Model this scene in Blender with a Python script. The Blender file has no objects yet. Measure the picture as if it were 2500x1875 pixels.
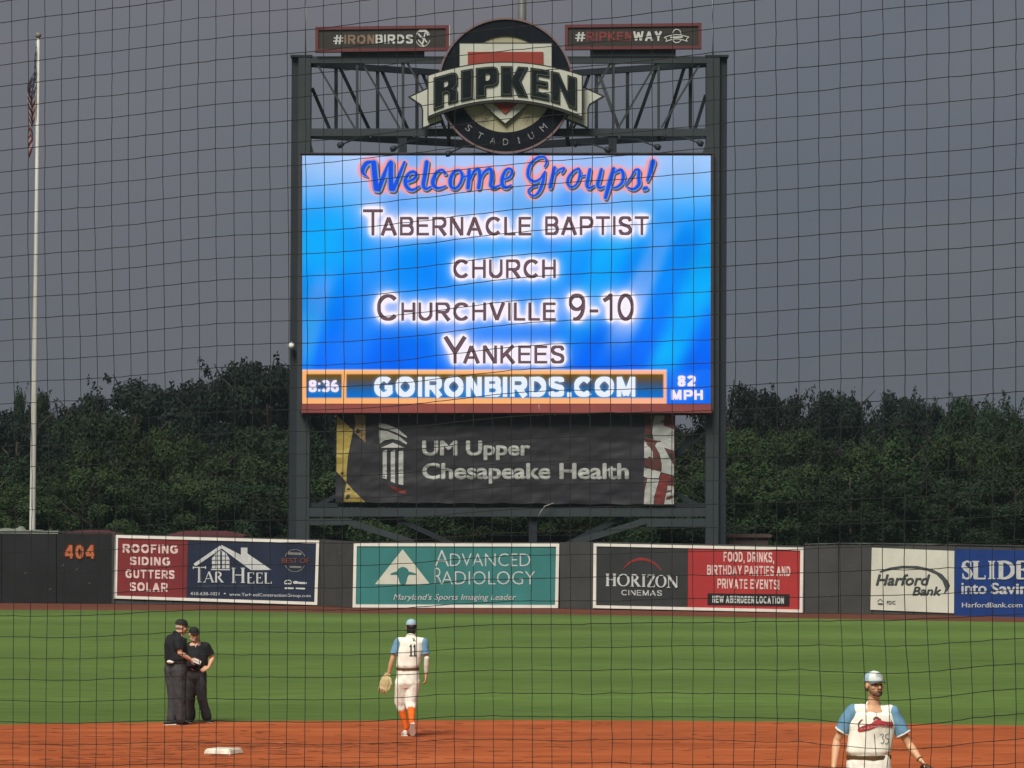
import bpy, bmesh, math, random
import numpy as np
from mathutils import Vector, Matrix, noise
from mathutils.geometry import tessellate_polygon
from mathutils.bvhtree import BVHTree

# ------------------------------------------------------------------ camera, world, sun, exposure
sc = bpy.context.scene
COL = sc.collection
CAMH = 3.8                                   # eye height above the field, metres
FPX = 9960.0                                 # focal length in photo pixels (2500 wide)
HOR = 1223.0                                 # photo row of the horizon
cd = bpy.data.cameras.new('camera'); cam = bpy.data.objects.new('camera', cd); COL.objects.link(cam)
cd.sensor_width = 36; cd.lens = 36*FPX/2500
cd.shift_y = (HOR-937.5)/2500
cd.clip_start = 0.5; cd.clip_end = 4000
cam.location = (0, 0, CAMH); cam.rotation_euler = (math.radians(90), 0, 0)
sc.camera = cam

SUN_DIR = Vector((0.24, 0.60, -0.77)).normalized()      # the way the light travels
sd = bpy.data.lights.new('sun', 'SUN'); sun = bpy.data.objects.new('sun', sd); COL.objects.link(sun)
sd.energy = 4.7; sd.angle = math.radians(28.0); sd.color = (1.0, 0.955, 0.86)
sun.location = (-30, -40, 50)
sun.rotation_euler = SUN_DIR.to_track_quat('-Z', 'Y').to_euler()

world = bpy.data.worlds.new('World'); sc.world = world; world.use_nodes = True
wn = world.node_tree; wn.nodes.clear()
sky = wn.nodes.new('ShaderNodeTexSky'); sky.sky_type = 'NISHITA'; sky.sun_disc = False
sky.sun_elevation = math.asin(-SUN_DIR.z)
sky.sun_rotation = math.atan2(-SUN_DIR.x, -SUN_DIR.y)
sky.air_density = 1.0; sky.dust_density = 3.0
hs = wn.nodes.new('ShaderNodeHueSaturation'); hs.inputs['Saturation'].default_value = 0.30
wt = wn.nodes.new('ShaderNodeTexCoord'); wm = wn.nodes.new('ShaderNodeMapping')
wm.inputs['Scale'].default_value = (2.4, 2.4, 5.0)
wz = wn.nodes.new('ShaderNodeTexNoise'); wz.inputs['Scale'].default_value = 1.6; wz.inputs['Detail'].default_value = 4
wr = wn.nodes.new('ShaderNodeValToRGB')
wr.color_ramp.elements[0].position = .36; wr.color_ramp.elements[0].color = (.76, .84, .93, 1)
wr.color_ramp.elements[1].position = .66; wr.color_ramp.elements[1].color = (1.10, 1.01, 1.03, 1)
wx = wn.nodes.new('ShaderNodeMix'); wx.data_type = 'RGBA'; wx.blend_type = 'MULTIPLY'; wx.inputs['Factor'].default_value = 1
wb = wn.nodes.new('ShaderNodeBackground'); wo = wn.nodes.new('ShaderNodeOutputWorld')
# dusk overcast: the clear sky is veiled by an even cloud layer
wc = wn.nodes.new('ShaderNodeMix'); wc.data_type = 'RGBA'; wc.inputs['Factor'].default_value = 0.72
wc.inputs['B'].default_value = (3.08, 3.22, 3.66, 1)
wb.inputs['Strength'].default_value = 0.05
L = wn.links.new
L(sky.outputs[0], hs.inputs['Color']); L(hs.outputs[0], wc.inputs['A'])
L(wt.outputs['Generated'], wm.inputs[0]); L(wm.outputs[0], wz.inputs['Vector']); L(wz.outputs['Fac'], wr.inputs[0])
L(wc.outputs['Result'], wx.inputs['A']); L(wr.outputs[0], wx.inputs['B'])
L(wx.outputs['Result'], wb.inputs['Color']); L(wb.outputs[0], wo.inputs[0])
sc.view_settings.view_transform = 'Standard'; sc.view_settings.look = 'None'
sc.view_settings.exposure = 0; sc.view_settings.gamma = 1; sc.view_settings.use_curve_mapping = False
sc.render.engine = 'CYCLES'
sc.cycles.max_bounces = 6; sc.cycles.diffuse_bounces = 3

# ------------------------------------------------------------------ geometry helpers
C0 = Vector((0, 0, CAMH))
ORG = {}
random.seed(7)

def W(px, py, Y):
    return Vector(((px-1250)*Y/FPX, Y, CAMH+(HOR-py)*Y/FPX))
def G(px, py, z=0.0):
    Y = (CAMH-z)*FPX/(py-HOR)
    return Vector(((px-1250)*Y/FPX, Y, z))

class Plane:
    def __init__(s, p, n): s.p = Vector(p); s.n = Vector(n).normalized()
    def pt(s, px, py, off=0.0):
        d = Vector(((px-1250)/FPX, 1, (HOR-py)/FPX))
        t = ((s.p-C0).dot(s.n))/d.dot(s.n)
        return C0+d*t+s.n*off
def front(Y): return Plane((0, Y, 0), (0, -1, 0))

def s2l(c):
    return tuple(((v/255)/12.92 if v/255 <= .04045 else ((v/255+.055)/1.055)**2.4) for v in c)

MATS = {}
def mat(name, c, rough=.75, var=.12, scale=2.0, bump=0.0, bscale=30.0, metal=0.0, spec=.3, detail=4, stretch=None):
    if name in MATS: return MATS[name]
    m = bpy.data.materials.new(name); m.use_nodes = True; n = m.node_tree; P = n.nodes['Principled BSDF']
    tc = n.nodes.new('ShaderNodeTexCoord'); src = tc.outputs['Object']
    if stretch:
        mp = n.nodes.new('ShaderNodeMapping'); mp.inputs['Scale'].default_value = stretch
        n.links.new(src, mp.inputs[0]); src = mp.outputs[0]
    z = n.nodes.new('ShaderNodeTexNoise'); z.inputs['Scale'].default_value = scale; z.inputs['Detail'].default_value = detail
    z.inputs['Roughness'].default_value = .62
    n.links.new(src, z.inputs['Vector'])
    r = n.nodes.new('ShaderNodeValToRGB'); r.color_ramp.elements[0].position = .3; r.color_ramp.elements[1].position = .72
    r.color_ramp.elements[0].color = tuple(v*(1-var) for v in c)+(1,)
    r.color_ramp.elements[1].color = tuple(min(1, v*(1+var)) for v in c)+(1,)
    n.links.new(z.outputs['Fac'], r.inputs[0]); n.links.new(r.outputs[0], P.inputs['Base Color'])
    P.inputs['Roughness'].default_value = rough; P.inputs['Metallic'].default_value = metal
    P.inputs['Specular IOR Level'].default_value = spec
    if bump:
        b = n.nodes.new('ShaderNodeTexNoise'); b.inputs['Scale'].default_value = bscale; b.inputs['Detail'].default_value = 3
        n.links.new(src, b.inputs['Vector'])
        bp = n.nodes.new('ShaderNodeBump'); bp.inputs['Strength'].default_value = bump; bp.inputs['Distance'].default_value = .02
        n.links.new(b.outputs['Fac'], bp.inputs['Height']); n.links.new(bp.outputs[0], P.inputs['Normal'])
    MATS[name] = m; return m
def emit(name, srgb, k=1.0):
    if name in MATS: return MATS[name]
    m = bpy.data.materials.new(name); m.use_nodes = True; n = m.node_tree; n.nodes.clear()
    e = n.nodes.new('ShaderNodeEmission'); e.inputs[0].default_value = s2l(srgb)+(1,); e.inputs[1].default_value = k
    o = n.nodes.new('ShaderNodeOutputMaterial'); n.links.new(e.outputs[0], o.inputs[0])
    m.cycles.emission_sampling = 'NONE'
    MATS[name] = m; return m

def tag(o, label=None, cat=None, group=None, kind=None):
    if label: o['label'] = label
    if cat: o['category'] = cat
    if group: o['group'] = group
    if kind: o['kind'] = kind
    return o
def root(name, loc, label, cat, group=None):
    o = bpy.data.objects.new(name, None); COL.objects.link(o); o.location = loc; o.empty_display_size = .3
    ORG[o.name] = Vector(loc); return tag(o, label, cat, group)
def add(name, V, Fc, m, parent=None, smooth=False, kind=None, label=None, mi=None):
    off = ORG[parent.name] if parent is not None else Vector((0, 0, 0))
    me = bpy.data.meshes.new(name)
    me.from_pydata([tuple(Vector(v)-off) for v in V], [], Fc)
    for x in (m if isinstance(m, (list, tuple)) else [m]): me.materials.append(x)
    if mi is not None: me.polygons.foreach_set('material_index', mi)
    if smooth: me.polygons.foreach_set('use_smooth', [True]*len(me.polygons))
    me.validate(); me.update()
    o = bpy.data.objects.new(name, me); COL.objects.link(o)
    if parent is not None: o.parent = parent; ORG[o.name] = off
    if kind: o['kind'] = kind
    if label: o['label'] = label
    return o
def gnd(o, parent_loc): ORG[o.name] = Vector(parent_loc)

def area2(l): return sum(l[i][0]*l[(i+1) % len(l)][1]-l[(i+1) % len(l)][0]*l[i][1] for i in range(len(l)))/2
def polyVF(loops, pl, off, depth=0):
    """a flat shape (first loop outer, the rest holes) standing on a plane, optionally with thickness behind it"""
    flat = [p for l in loops for p in l]
    tris = tessellate_polygon([[Vector((p[0], -p[1], 0)) for p in l] for l in loops])
    V = [pl.pt(p[0], p[1], off) for p in flat]
    F_ = []
    for t in tris:
        a, b, c = (flat[i] for i in t)
        ar = (b[0]-a[0])*(c[1]-a[1])-(c[0]-a[0])*(b[1]-a[1])
        if abs(ar) < 1e-9: continue
        F_.append(tuple(t) if ar < 0 else tuple(reversed(t)))     # image y points down
    if depth > 0:
        n = len(V); V += [v-pl.n*depth for v in V]
        F_ += [tuple(i+n for i in reversed(f)) for f in F_]
        k = 0
        for li, l in enumerate(loops):
            m_ = len(l); ccw = area2([(p[0], -p[1]) for p in l]) > 0
            if li > 0: ccw = not ccw
            for i in range(m_):
                a, b = k+i, k+(i+1) % m_
                F_.append((a, a+n, b+n, b) if ccw else (b, b+n, a+n, a))
            k += m_
    return V, F_
def poly(name, loops, pl, off, m, parent, depth=0, **k):
    if not isinstance(loops[0][0], (tuple, list)): loops = [loops]
    V, F_ = polyVF(loops, pl, off, depth); return add(name, V, F_, m, parent, **k)
def rect(name, x0, y0, x1, y1, pl, off, m, parent, depth=0, **k):
    return poly(name, [[(x0, y0), (x1, y0), (x1, y1), (x0, y1)]], pl, off, m, parent, depth, **k)

def smooth_line(pts, n=6):
    if len(pts) < 3: return pts
    out = []
    P = [pts[0]]+list(pts)+[pts[-1]]
    for i in range(1, len(P)-2):
        for k in range(n):
            t = k/n
            out.append(tuple(0.5*((2*P[i][j])+(-P[i-1][j]+P[i+1][j])*t+(2*P[i-1][j]-5*P[i][j]+4*P[i+1][j]-P[i+2][j])*t*t
                             +(-P[i-1][j]+3*P[i][j]-3*P[i+1][j]+P[i+2][j])*t**3) for j in range(len(P[i]))))
    out.append(tuple(pts[-1])); return out
def stroke2d(pts, w, caps=True, smooth=True):
    """pts [(x,y)], w number or list -> (verts2d, faces)"""
    if not isinstance(w, (list, tuple)): w = [w]*len(pts)
    p3 = [(p[0], p[1], ww) for p, ww in zip(pts, w)]
    if smooth: p3 = smooth_line(p3)
    V = []; Fc = []; n = len(p3); dirs = []
    for i in range(n):
        a = p3[max(0, i-1)]; b = p3[min(n-1, i+1)]
        dx, dy = b[0]-a[0], b[1]-a[1]; l = math.hypot(dx, dy) or 1; dx /= l; dy /= l; dirs.append((dx, dy))
        h = p3[i][2]/2
        V += [(p3[i][0]-dy*h, p3[i][1]+dx*h), (p3[i][0]+dy*h, p3[i][1]-dx*h)]
        if i: Fc.append((2*i-2, 2*i-1, 2*i+1, 2*i))
    if caps:
        for (i, s) in ((0, -1), (n-1, 1)):
            c = p3[i]; dx, dy = dirs[i]; h = c[2]/2; base = len(V); idx = [2*i]
            for k in range(1, 4):
                a = math.pi*k/4
                V.append((c[0]+(-dy*math.cos(a)+s*dx*math.sin(a))*h, c[1]+(dx*math.cos(a)+s*dy*math.sin(a))*h)); idx.append(base+k-1)
            idx.append(2*i+1); Fc.append(tuple(idx))
    return V, Fc
def orient(V2, f):
    ar = sum(V2[f[i]][0]*V2[f[(i+1) % len(f)]][1]-V2[f[(i+1) % len(f)]][0]*V2[f[i]][1] for i in range(len(f)))
    return tuple(f) if ar < 0 else tuple(reversed(f))
def strokes(name, sts, pl, off, m, parent, step=.0015, caps=True, smooth=True, **k):
    V = []; Fc = []
    for j, s in enumerate(sts):
        v2, f2 = stroke2d(s[0], s[1], caps, smooth); b = len(V)
        V += [pl.pt(x, y, off+j*step) for x, y in v2]
        Fc += [tuple(i+b for i in orient(v2, f)) for f in f2]
    return add(name, V, Fc, m, parent, **k)

TC = {}
def font2d(body, bold=0.0):
    key = (body, bold)
    if key in TC: return TC[key]
    cu = bpy.data.curves.new('lettering', 'FONT'); cu.body = body; cu.offset = bold; cu.resolution_u = 3; cu.fill_mode = 'FRONT'
    ob = bpy.data.objects.new('lettering', cu); COL.objects.link(ob)
    dg = bpy.context.evaluated_depsgraph_get(); dg.update()
    me = bpy.data.meshes.new_from_object(ob.evaluated_get(dg))
    V = np.array([v.co[:2] for v in me.vertices]); Fc = [tuple(p.vertices) for p in me.polygons]
    bpy.data.objects.remove(ob); bpy.data.curves.remove(cu); bpy.data.meshes.remove(me)
    TC[key] = (V, Fc); return TC[key]
def text2d(body, box, bold=0.0, shear=0.0, slope=0.0):
    """flat lettering in picture units; heavier faces are layered copies a hair apart, returned as (x, y, layer)"""
    V, Fc = font2d(body, min(0.0, bold)); V = V.copy()
    V[:, 0] += shear*V[:, 1]
    mn = V.min(0); mx = V.max(0); x0, y0, x1, y1 = box
    r = max(0.0, bold)*(y1-y0)*.85
    x0 += r; x1 -= r; y0 += r*.8; y1 -= r*.8
    X = x0+(V[:, 0]-mn[0])/(mx[0]-mn[0])*(x1-x0)
    Y = y1-(V[:, 1]-mn[1])/(mx[1]-mn[1])*(y1-y0)
    Y = Y+slope*(X-x0)
    if r <= 0: return [(x, y, 0) for x, y in zip(X.tolist(), Y.tolist())], Fc
    n = 8 if (y1-y0) > 15 else 5; Vo = []; Fo = []
    for k in range(n+1):
        dx, dy = (0, 0) if k == n else (r*math.cos(2*math.pi*k/n), r*.8*math.sin(2*math.pi*k/n)); b = len(Vo)
        Vo += [(x+dx, y+dy, k) for x, y in zip(X.tolist(), Y.tolist())]; Fo += [tuple(i+b for i in f) for f in Fc]
    return Vo, Fo
LAY = .0012
# a plain upright sans in single-width strokes (capitals and figures), the heights 0..1, y up
def _arc(cx, cy, rx, ry, a0, a1, n=9): return [(cx+rx*math.cos(math.radians(a0+(a1-a0)*i/n)), cy+ry*math.sin(math.radians(a0+(a1-a0)*i/n))) for i in range(n+1)]
def sans_glyph(ch, t):
    h = t/2; T_, B_ = 1-h, h
    def bowl(x, y0, y1, x0=0.0): r = (y1-y0)/2; return [(x0, y1)]+_arc(x-r*.9, (y0+y1)/2, r*.9, r, 90, -90)+[(x0, y0)]
    g = {'T': (.80, [[(0, T_), (.80, T_)], [(.40, 1), (.40, 0)]]), 'I': (t, [[(h, 0), (h, 1)]]), 'L': (.62, [[(h, 0), (h, 1)], [(0, B_), (.62, B_)]]),
     'E': (.70, [[(h, 0), (h, 1)], [(0, B_), (.70, B_)], [(0, T_), (.69, T_)], [(0, .53), (.64, .53)]]), 'F': (.66, [[(h, 0), (h, 1)], [(0, T_), (.66, T_)], [(0, .5), (.58, .5)]]),
     'H': (.76, [[(h, 0), (h, 1)], [(.76-h, 0), (.76-h, 1)], [(0, .53), (.76, .53)]]), 'A': (.88, [[(h*.9, 0), (.44, 1-h*.4)], [(.88-h*.9, 0), (.44, 1-h*.4)], [(.2, .33), (.68, .33)]]),
     'N': (.76, [[(h, 0), (h, 1)], [(.76-h, 0), (.76-h, 1)], [(h*1.1, 1-h*.3), (.76-h*1.1, h*.3)]]), 'M': (.90, [[(h, 0), (h, 1)], [(.90-h, 0), (.90-h, 1)], [(h*1.1, 1-h*.3), (.45, h*.6)], [(.90-h*1.1, 1-h*.3), (.45, h*.6)]]),
     'V': (.86, [[(h, 1), (.43, h*.5)], [(.86-h, 1), (.43, h*.5)]]), 'Y': (.84, [[(h, 1), (.42, .42)], [(.84-h, 1), (.42, .42)], [(.42, .46), (.42, 0)]]),
     'W': (1.16, [[(h, 1), (.31, h*.5)], [(.31, h*.5), (.58, 1-h)], [(.58, 1-h), (.85, h*.5)], [(.85, h*.5), (1.16-h, 1)]]),
     'K': (.78, [[(h, 0), (h, 1)], [(h, .34), (.76-h*.6, 1)], [(.28, .60), (.78-h*.5, 0)]]), 'U': (.76, [[(h, 1)]+_arc(.38, .36, .38-h, .36-h, 180, 360)+[(.76-h, 1)]]),
     'O': (.92, [_arc(.46, .5, .46-h, .5-h, 0, 360, 26)]), 'C': (.86, [_arc(.46, .5, .46-h, .5-h, 42, 318, 20)]), 'G': (.90, [_arc(.46, .5, .46-h, .5-h, 45, 335, 20), [(.88-h, .5), (.88-h, .14)], [(.50, .47), (.88, .47)]]),
     'Q': (.92, [_arc(.46, .5, .46-h, .5-h, 0, 360, 26), [(.55, .3), (.85, 0)]]), 'D': (.80, [[(h, 0), (h, 1)], [(0, T_), (.34, T_)]+_arc(.34, .5, .46-h, .5-h, 90, -90, 14)+[(0, B_)]]),
     'B': (.74, [[(h, 0), (h, 1)], bowl(.70-h*.4, .53, T_), bowl(.74-h*.5, B_, .53)]), 'P': (.74, [[(h, 0), (h, 1)], bowl(.74-h*.5, .44, T_)]), 'R': (.80, [[(h, 0), (h, 1)], bowl(.76-h*.5, .47, T_), [(.40, .47), (.80-h*.7, 0)]]),
     'S': (.74, [smooth_line([(.73-h, .74), (.58, T_-.035), (.37, T_), (.16, T_-.04), (h+.01, .735), (.18, .585), (.37, .515), (.57, .44), (.73-h, .27), (.57, B_+.04), (.36, B_), (.15, B_+.04), (h, .27)], 4)]),
     '0': (.66, [_arc(.33, .5, .33-h, .5-h, 0, 360, 22)]), '1': (.42, [[(.34, 0), (.34, 1)], [(.34, 1-h*.6), (.22, .84), (.03, .74)]]), '2': (.66, [_arc(.33, 1-h-.22, .27, .22, 165, -35, 10)+[(.06, h)], [(0, h), (.66, h)]]),
     '3': (.64, [_arc(.31, 1-h-.2, .24, .2, 150, -85, 9), _arc(.31, h+.235, .27, .235, 88, -155, 10)]), '4': (.68, [[(.52, 0), (.52, 1)], [(.52, .97), (.04, .30)], [(0, .27), (.68, .27)]]),
     '6': (.66, [_arc(.33, .32, .33-h, .32-h, 0, 360, 18), _arc(.40, .42, .40-h, .58-h, 180, 75, 8)]), '9': (.66, [_arc(.33, .68, .33-h, .32-h, 0, 360, 18), _arc(.26, .58, .40-h, .58-h, 0, -105, 8)]),
     '8': (.66, [_arc(.33, .74, .25-h*.3, .26-h, 0, 360, 16), _arc(.33, .27, .33-h, .27-h*.9, 0, 360, 18)]), '-': (.36, [[(0, .36), (.36, .36)]]), '.': (t, [[(h, 0), (h, t)]]), ',': (t, [[(h, -.14), (h, t)]]),
     ':': (t, [[(h, .04), (h, .04+t)], [(h, .60), (h, .60+t)]]), '!': (t, [[(h, 0), (h, t)], [(h, .28), (h, 1)]]),
     '#': (.80, [[(.20, 0), (.32, 1)], [(.50, 0), (.62, 1)], [(0, .34), (.78, .34)], [(.04, .68), (.80, .68)]])}
    return g[ch]
def sans2d(body, box, weight, slope=0.0, gap=.20):
    x0, y0, x1, y1 = box; H = y1-y0; adv = 0; runs = []
    for ch in body:
        if ch == ' ': adv += .38; continue
        w, st = sans_glyph(ch, weight); runs.append((adv, st)); adv += w+gap
    tot = adv-gap; k = (x1-x0)/tot; V = []; F_ = []; lay = 0
    for a, st in runs:
        for j, p in enumerate(st):
            pts = [(x0+(a+x)*k, y1-y*H) for x, y in p]; ws = []
            for i in range(len(pts)):
                q, r_ = pts[max(0, i-1)], pts[min(len(pts)-1, i+1)]; dx, dy = abs(r_[0]-q[0]), abs(r_[1]-q[1]); l = math.hypot(dx, dy) or 1
                ws.append(weight*(k*dy/l+H*dx/l))          # keeps the narrowing of a condensed face
            v2, f2 = stroke2d(pts, ws, caps=False, smooth=False); b = len(V)
            V += [(x, y+slope*(x-x0), j) for x, y in v2]; F_ += [tuple(i+b for i in f) for f in f2]
    return V, F_
def sans(name, body, box, pl, off, m, parent, weight=.15, slope=0.0, gap=.20, **k):
    V2, Fc = sans2d(body, box, weight, slope, gap)
    return add(name, [pl.pt(v[0], v[1], off+v[2]*LAY) for v in V2], [orient(V2, f) for f in Fc], m, parent, **k)
def text(name, body, box, pl, off, m, parent, bold=0.0, shear=0.0, slope=0.0, **k):
    V2, Fc = text2d(body, box, bold, shear, slope)
    return add(name, [pl.pt(v[0], v[1], off+v[2]*LAY) for v in V2], [orient(V2, f) for f in Fc], m, parent, **k)
def tgroup(name, items, pl, off, m, parent, **k):
    """several runs of flat print that form one line of lettering; item = (body, box, bold[, shear, slope])"""
    V = []; Fc = []
    for it in items:
        v2, f2 = text2d(*it); b = len(V)
        V += [pl.pt(v[0], v[1], off+v[2]*LAY) for v in v2]; Fc += [tuple(i+b for i in orient(v2, f)) for f in f2]
    return add(name, V, Fc, m, parent, **k)

# a small serif alphabet drawn in strokes; x to the right, y up, both 0..1; T thick, t thin
_T, _t = .17, .06
SER = {
 'T': ([((.5, .03), (.5, 1), _T), ((.0, .97), (1, .97), _t)], [(.5, 0)], [(.03, .97, .2), (.97, .97, .2)]),
 'A': ([((.12, .03), (.5, 1), _t), ((.5, 1), (.86, .03), _T), ((.25, .35), (.72, .35), _t)], [(.1, 0), (.86, 0)], []),
 'R': ([((.2, .03), (.2, .97), _T), 'arc', (.2, .5, .97, .72), ((.45, .5), (.88, .03), _T)], [(.2, 0), (.9, 0)], []),
 'H': ([((.2, .03), (.2, .97), _T), ((.8, .03), (.8, .97), _T), ((.2, .52), (.8, .52), _t)], [(.2, 0), (.8, 0), (.2, 1), (.8, 1)], []),
 'E': ([((.2, .03), (.2, .97), _T), ((.1, .97), (.85, .97), _t), ((.1, .03), (.9, .03), _t), ((.2, .52), (.65, .52), _t)], [], [(.86, .9, .2), (.9, .1, .22), (.65, .52, .2)]),
 'L': ([((.2, .03), (.2, .97), _T), ((.1, .03), (.9, .03), _t)], [(.2, 1)], [(.9, .1, .22)]),
 'I': ([((.5, .03), (.5, .97), .17)], [(.5, 0), (.5, 1)], []),
 'N': ([((.15, .03), (.15, .97), _t), ((.12, .97), (.85, .02), _T), ((.85, .03), (.85, .97), _t)], [(.15, 0), (.15, 1), (.85, 1)], []),
 'Z': ([((.08, .97), (.9, .97), _t), ((.9, .95), (.1, .05), _T), ((.08, .03), (.92, .03), _t)], [], [(.1, .9, .2), (.92, .1, .2)]),
 'D': ([((.2, .03), (.2, .97), _T), 'arc', (.2, .03, .97, .9)], [(.2, 0), (.2, 1)], []),
}
def serif2d(ch, box, fat=1.0):
    """returns list of (pts, w) strokes in picture units"""
    x0, y0, x1, y1 = box; w_, h_ = x1-x0, y1-y0
    X = lambda x: x0+x*w_
    Yf = lambda y: y1-y*h_
    out = []
    if ch == 'O' or ch == 'o':
        n = 20; pts = []; ws = []
        for i in range(n+1):
            a = 2*math.pi*i/n; pts.append((X(.5+.43*math.cos(a)), Yf(.5+.47*math.sin(a)))); ws.append(h_*fat*(_t+(_T-_t)*abs(math.cos(a))**1.5))
        return [(pts, ws)]
    if ch == 'S':
        p = [(.85, .8), (.75, .93), (.5, .98), (.2, .88), (.15, .7), (.4, .56), (.7, .44), (.87, .27), (.75, .08), (.45, .02), (.2, .08), (.1, .25)]
        return [([(X(a), Yf(b)) for a, b in p], [h_*fat*v for v in (.05, .08, .07, .12, .16, .18, .18, .16, .1, .07, .08, .05)]),
                ([(X(.87), Yf(.68)), (X(.87), Yf(.97))], h_*.06), ([(X(.1), Yf(.02)), (X(.1), Yf(.32))], h_*.06)]
    st, serifs, ticks = SER[ch]
    i = 0
    while i < len(st):
        s = st[i]
        if s == 'arc':
            bx, lo, hi, ex = st[i+1]; n = 12; pts = []; ws = []
            for k in range(n+1):
                a = -math.pi/2+math.pi*k/n
                pts.append((X(bx+(ex-bx)*max(0, math.cos(a))**.8), Yf((lo+hi)/2+(hi-lo)/2*math.sin(a))))
                ws.append(h_*fat*(_t+(_T-_t)*max(0, math.cos(a))))
            out.append((pts, ws)); i += 2; continue
        (ax, ay), (bx, by), w = s
        out.append(([(X(ax), Yf(ay)), (X(bx), Yf(by))], w*h_*fat)); i += 1
    for sx, sy in serifs:
        yy = Yf(.03 if sy == 0 else .97); hw = .13*h_*fat
        out.append(([(X(sx)-hw, yy), (X(sx)+hw, yy)], _t*h_))
    for tx, ty, th in ticks:
        out.append(([(X(tx), Yf(ty-th/2)), (X(tx), Yf(ty+th/2))], _t*h_))
    return out
def serif(name, items, pl, off, m, parent, fat=1.0, slope=0.0, **k):
    V = []; Fc = []; j = 0
    for ch, box in items:
        for pts, w in serif2d(ch, box, fat):
            x00 = items[0][1][0]
            v2, f2 = stroke2d(pts, w, caps=False, smooth=False); b = len(V)
            V += [pl.pt(x, y+slope*(x-x00), off+j*.0012) for x, y in v2]; Fc += [tuple(i+b for i in orient(v2, f)) for f in f2]; j += 1
    return add(name, V, Fc, m, parent, **k)
def cz(ox, oy, s):                                  # reading aid: zoomed crop units -> photo units
    def f(l): return [(ox+x/s, oy+y/s) for x, y in l]
    return f
def ellipse(cx, cy, rx, ry, n=40, a0=0, a1=2*math.pi, closed=True):
    k = n if closed else n+1
    return [(cx+rx*math.cos(a0+(a1-a0)*i/n), cy+ry*math.sin(a0+(a1-a0)*i/n)) for i in range(k)]

def box(name, lo, hi, m, parent, **k):
    x0, y0, z0 = lo; x1, y1, z1 = hi
    V = [(x0, y0, z0), (x1, y0, z0), (x1, y1, z0), (x0, y1, z0), (x0, y0, z1), (x1, y0, z1), (x1, y1, z1), (x0, y1, z1)]
    F_ = [(0, 3, 2, 1), (4, 5, 6, 7), (0, 1, 5, 4), (1, 2, 6, 5), (2, 3, 7, 6), (3, 0, 4, 7)]
    return add(name, V, F_, m, parent, **k)
def barVF(a, b, w, d, up=Vector((0, 1, 0))):
    """rectangular bar from a to b; w across (seen), d deep"""
    a = Vector(a); b = Vector(b); t = (b-a).normalized(); s = t.cross(up).normalized(); u = s.cross(t).normalized()
    V = []
    for p in (a, b):
        for (i, j) in ((-1, -1), (1, -1), (1, 1), (-1, 1)): V.append(p+s*(w/2*i)+u*(d/2*j))
    return V, [(0, 1, 2, 3), (7, 6, 5, 4), (0, 4, 5, 1), (1, 5, 6, 2), (2, 6, 7, 3), (3, 7, 4, 0)]
def bar(name, a, b, w, d, m, parent, up=Vector((0, 1, 0)), **k):
    V, F_ = barVF(a, b, w, d, up)
    o = add(name, V, F_, m, parent, **k)
    bm = bmesh.new(); bm.from_mesh(o.data); bmesh.ops.recalc_face_normals(bm, faces=bm.faces); bm.to_mesh(o.data); bm.free()
    return o
def tubeVF(pts, rads, seg=10, cap=True):
    V = []; F_ = []; pts = [Vector(p) for p in pts]
    if not isinstance(rads, (list, tuple)): rads = [rads]*len(pts)
    ref = None
    for i, p in enumerate(pts):
        t = (pts[min(i+1, len(pts)-1)]-pts[max(i-1, 0)]).normalized()
        if ref is None: ref = t.orthogonal().normalized()
        a = (ref-t*ref.dot(t)).normalized(); ref = a; b = t.cross(a)
        for k in range(seg):
            an = 2*math.pi*k/seg; V.append(p+(a*math.cos(an)+b*math.sin(an))*rads[i])
        if i:
            for k in range(seg):
                x, y = (i-1)*seg+k, (i-1)*seg+(k+1) % seg; F_.append((x, y, y+seg, x+seg))
    if cap:
        F_.append(tuple(reversed(range(seg)))); n = (len(pts)-1)*seg; F_.append(tuple(range(n, n+seg)))
    return V, F_
def tube(name, pts, rads, m, parent, seg=10, **k):
    V, F_ = tubeVF(pts, rads, seg); return add(name, V, F_, m, parent, smooth=True, **k)
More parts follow.
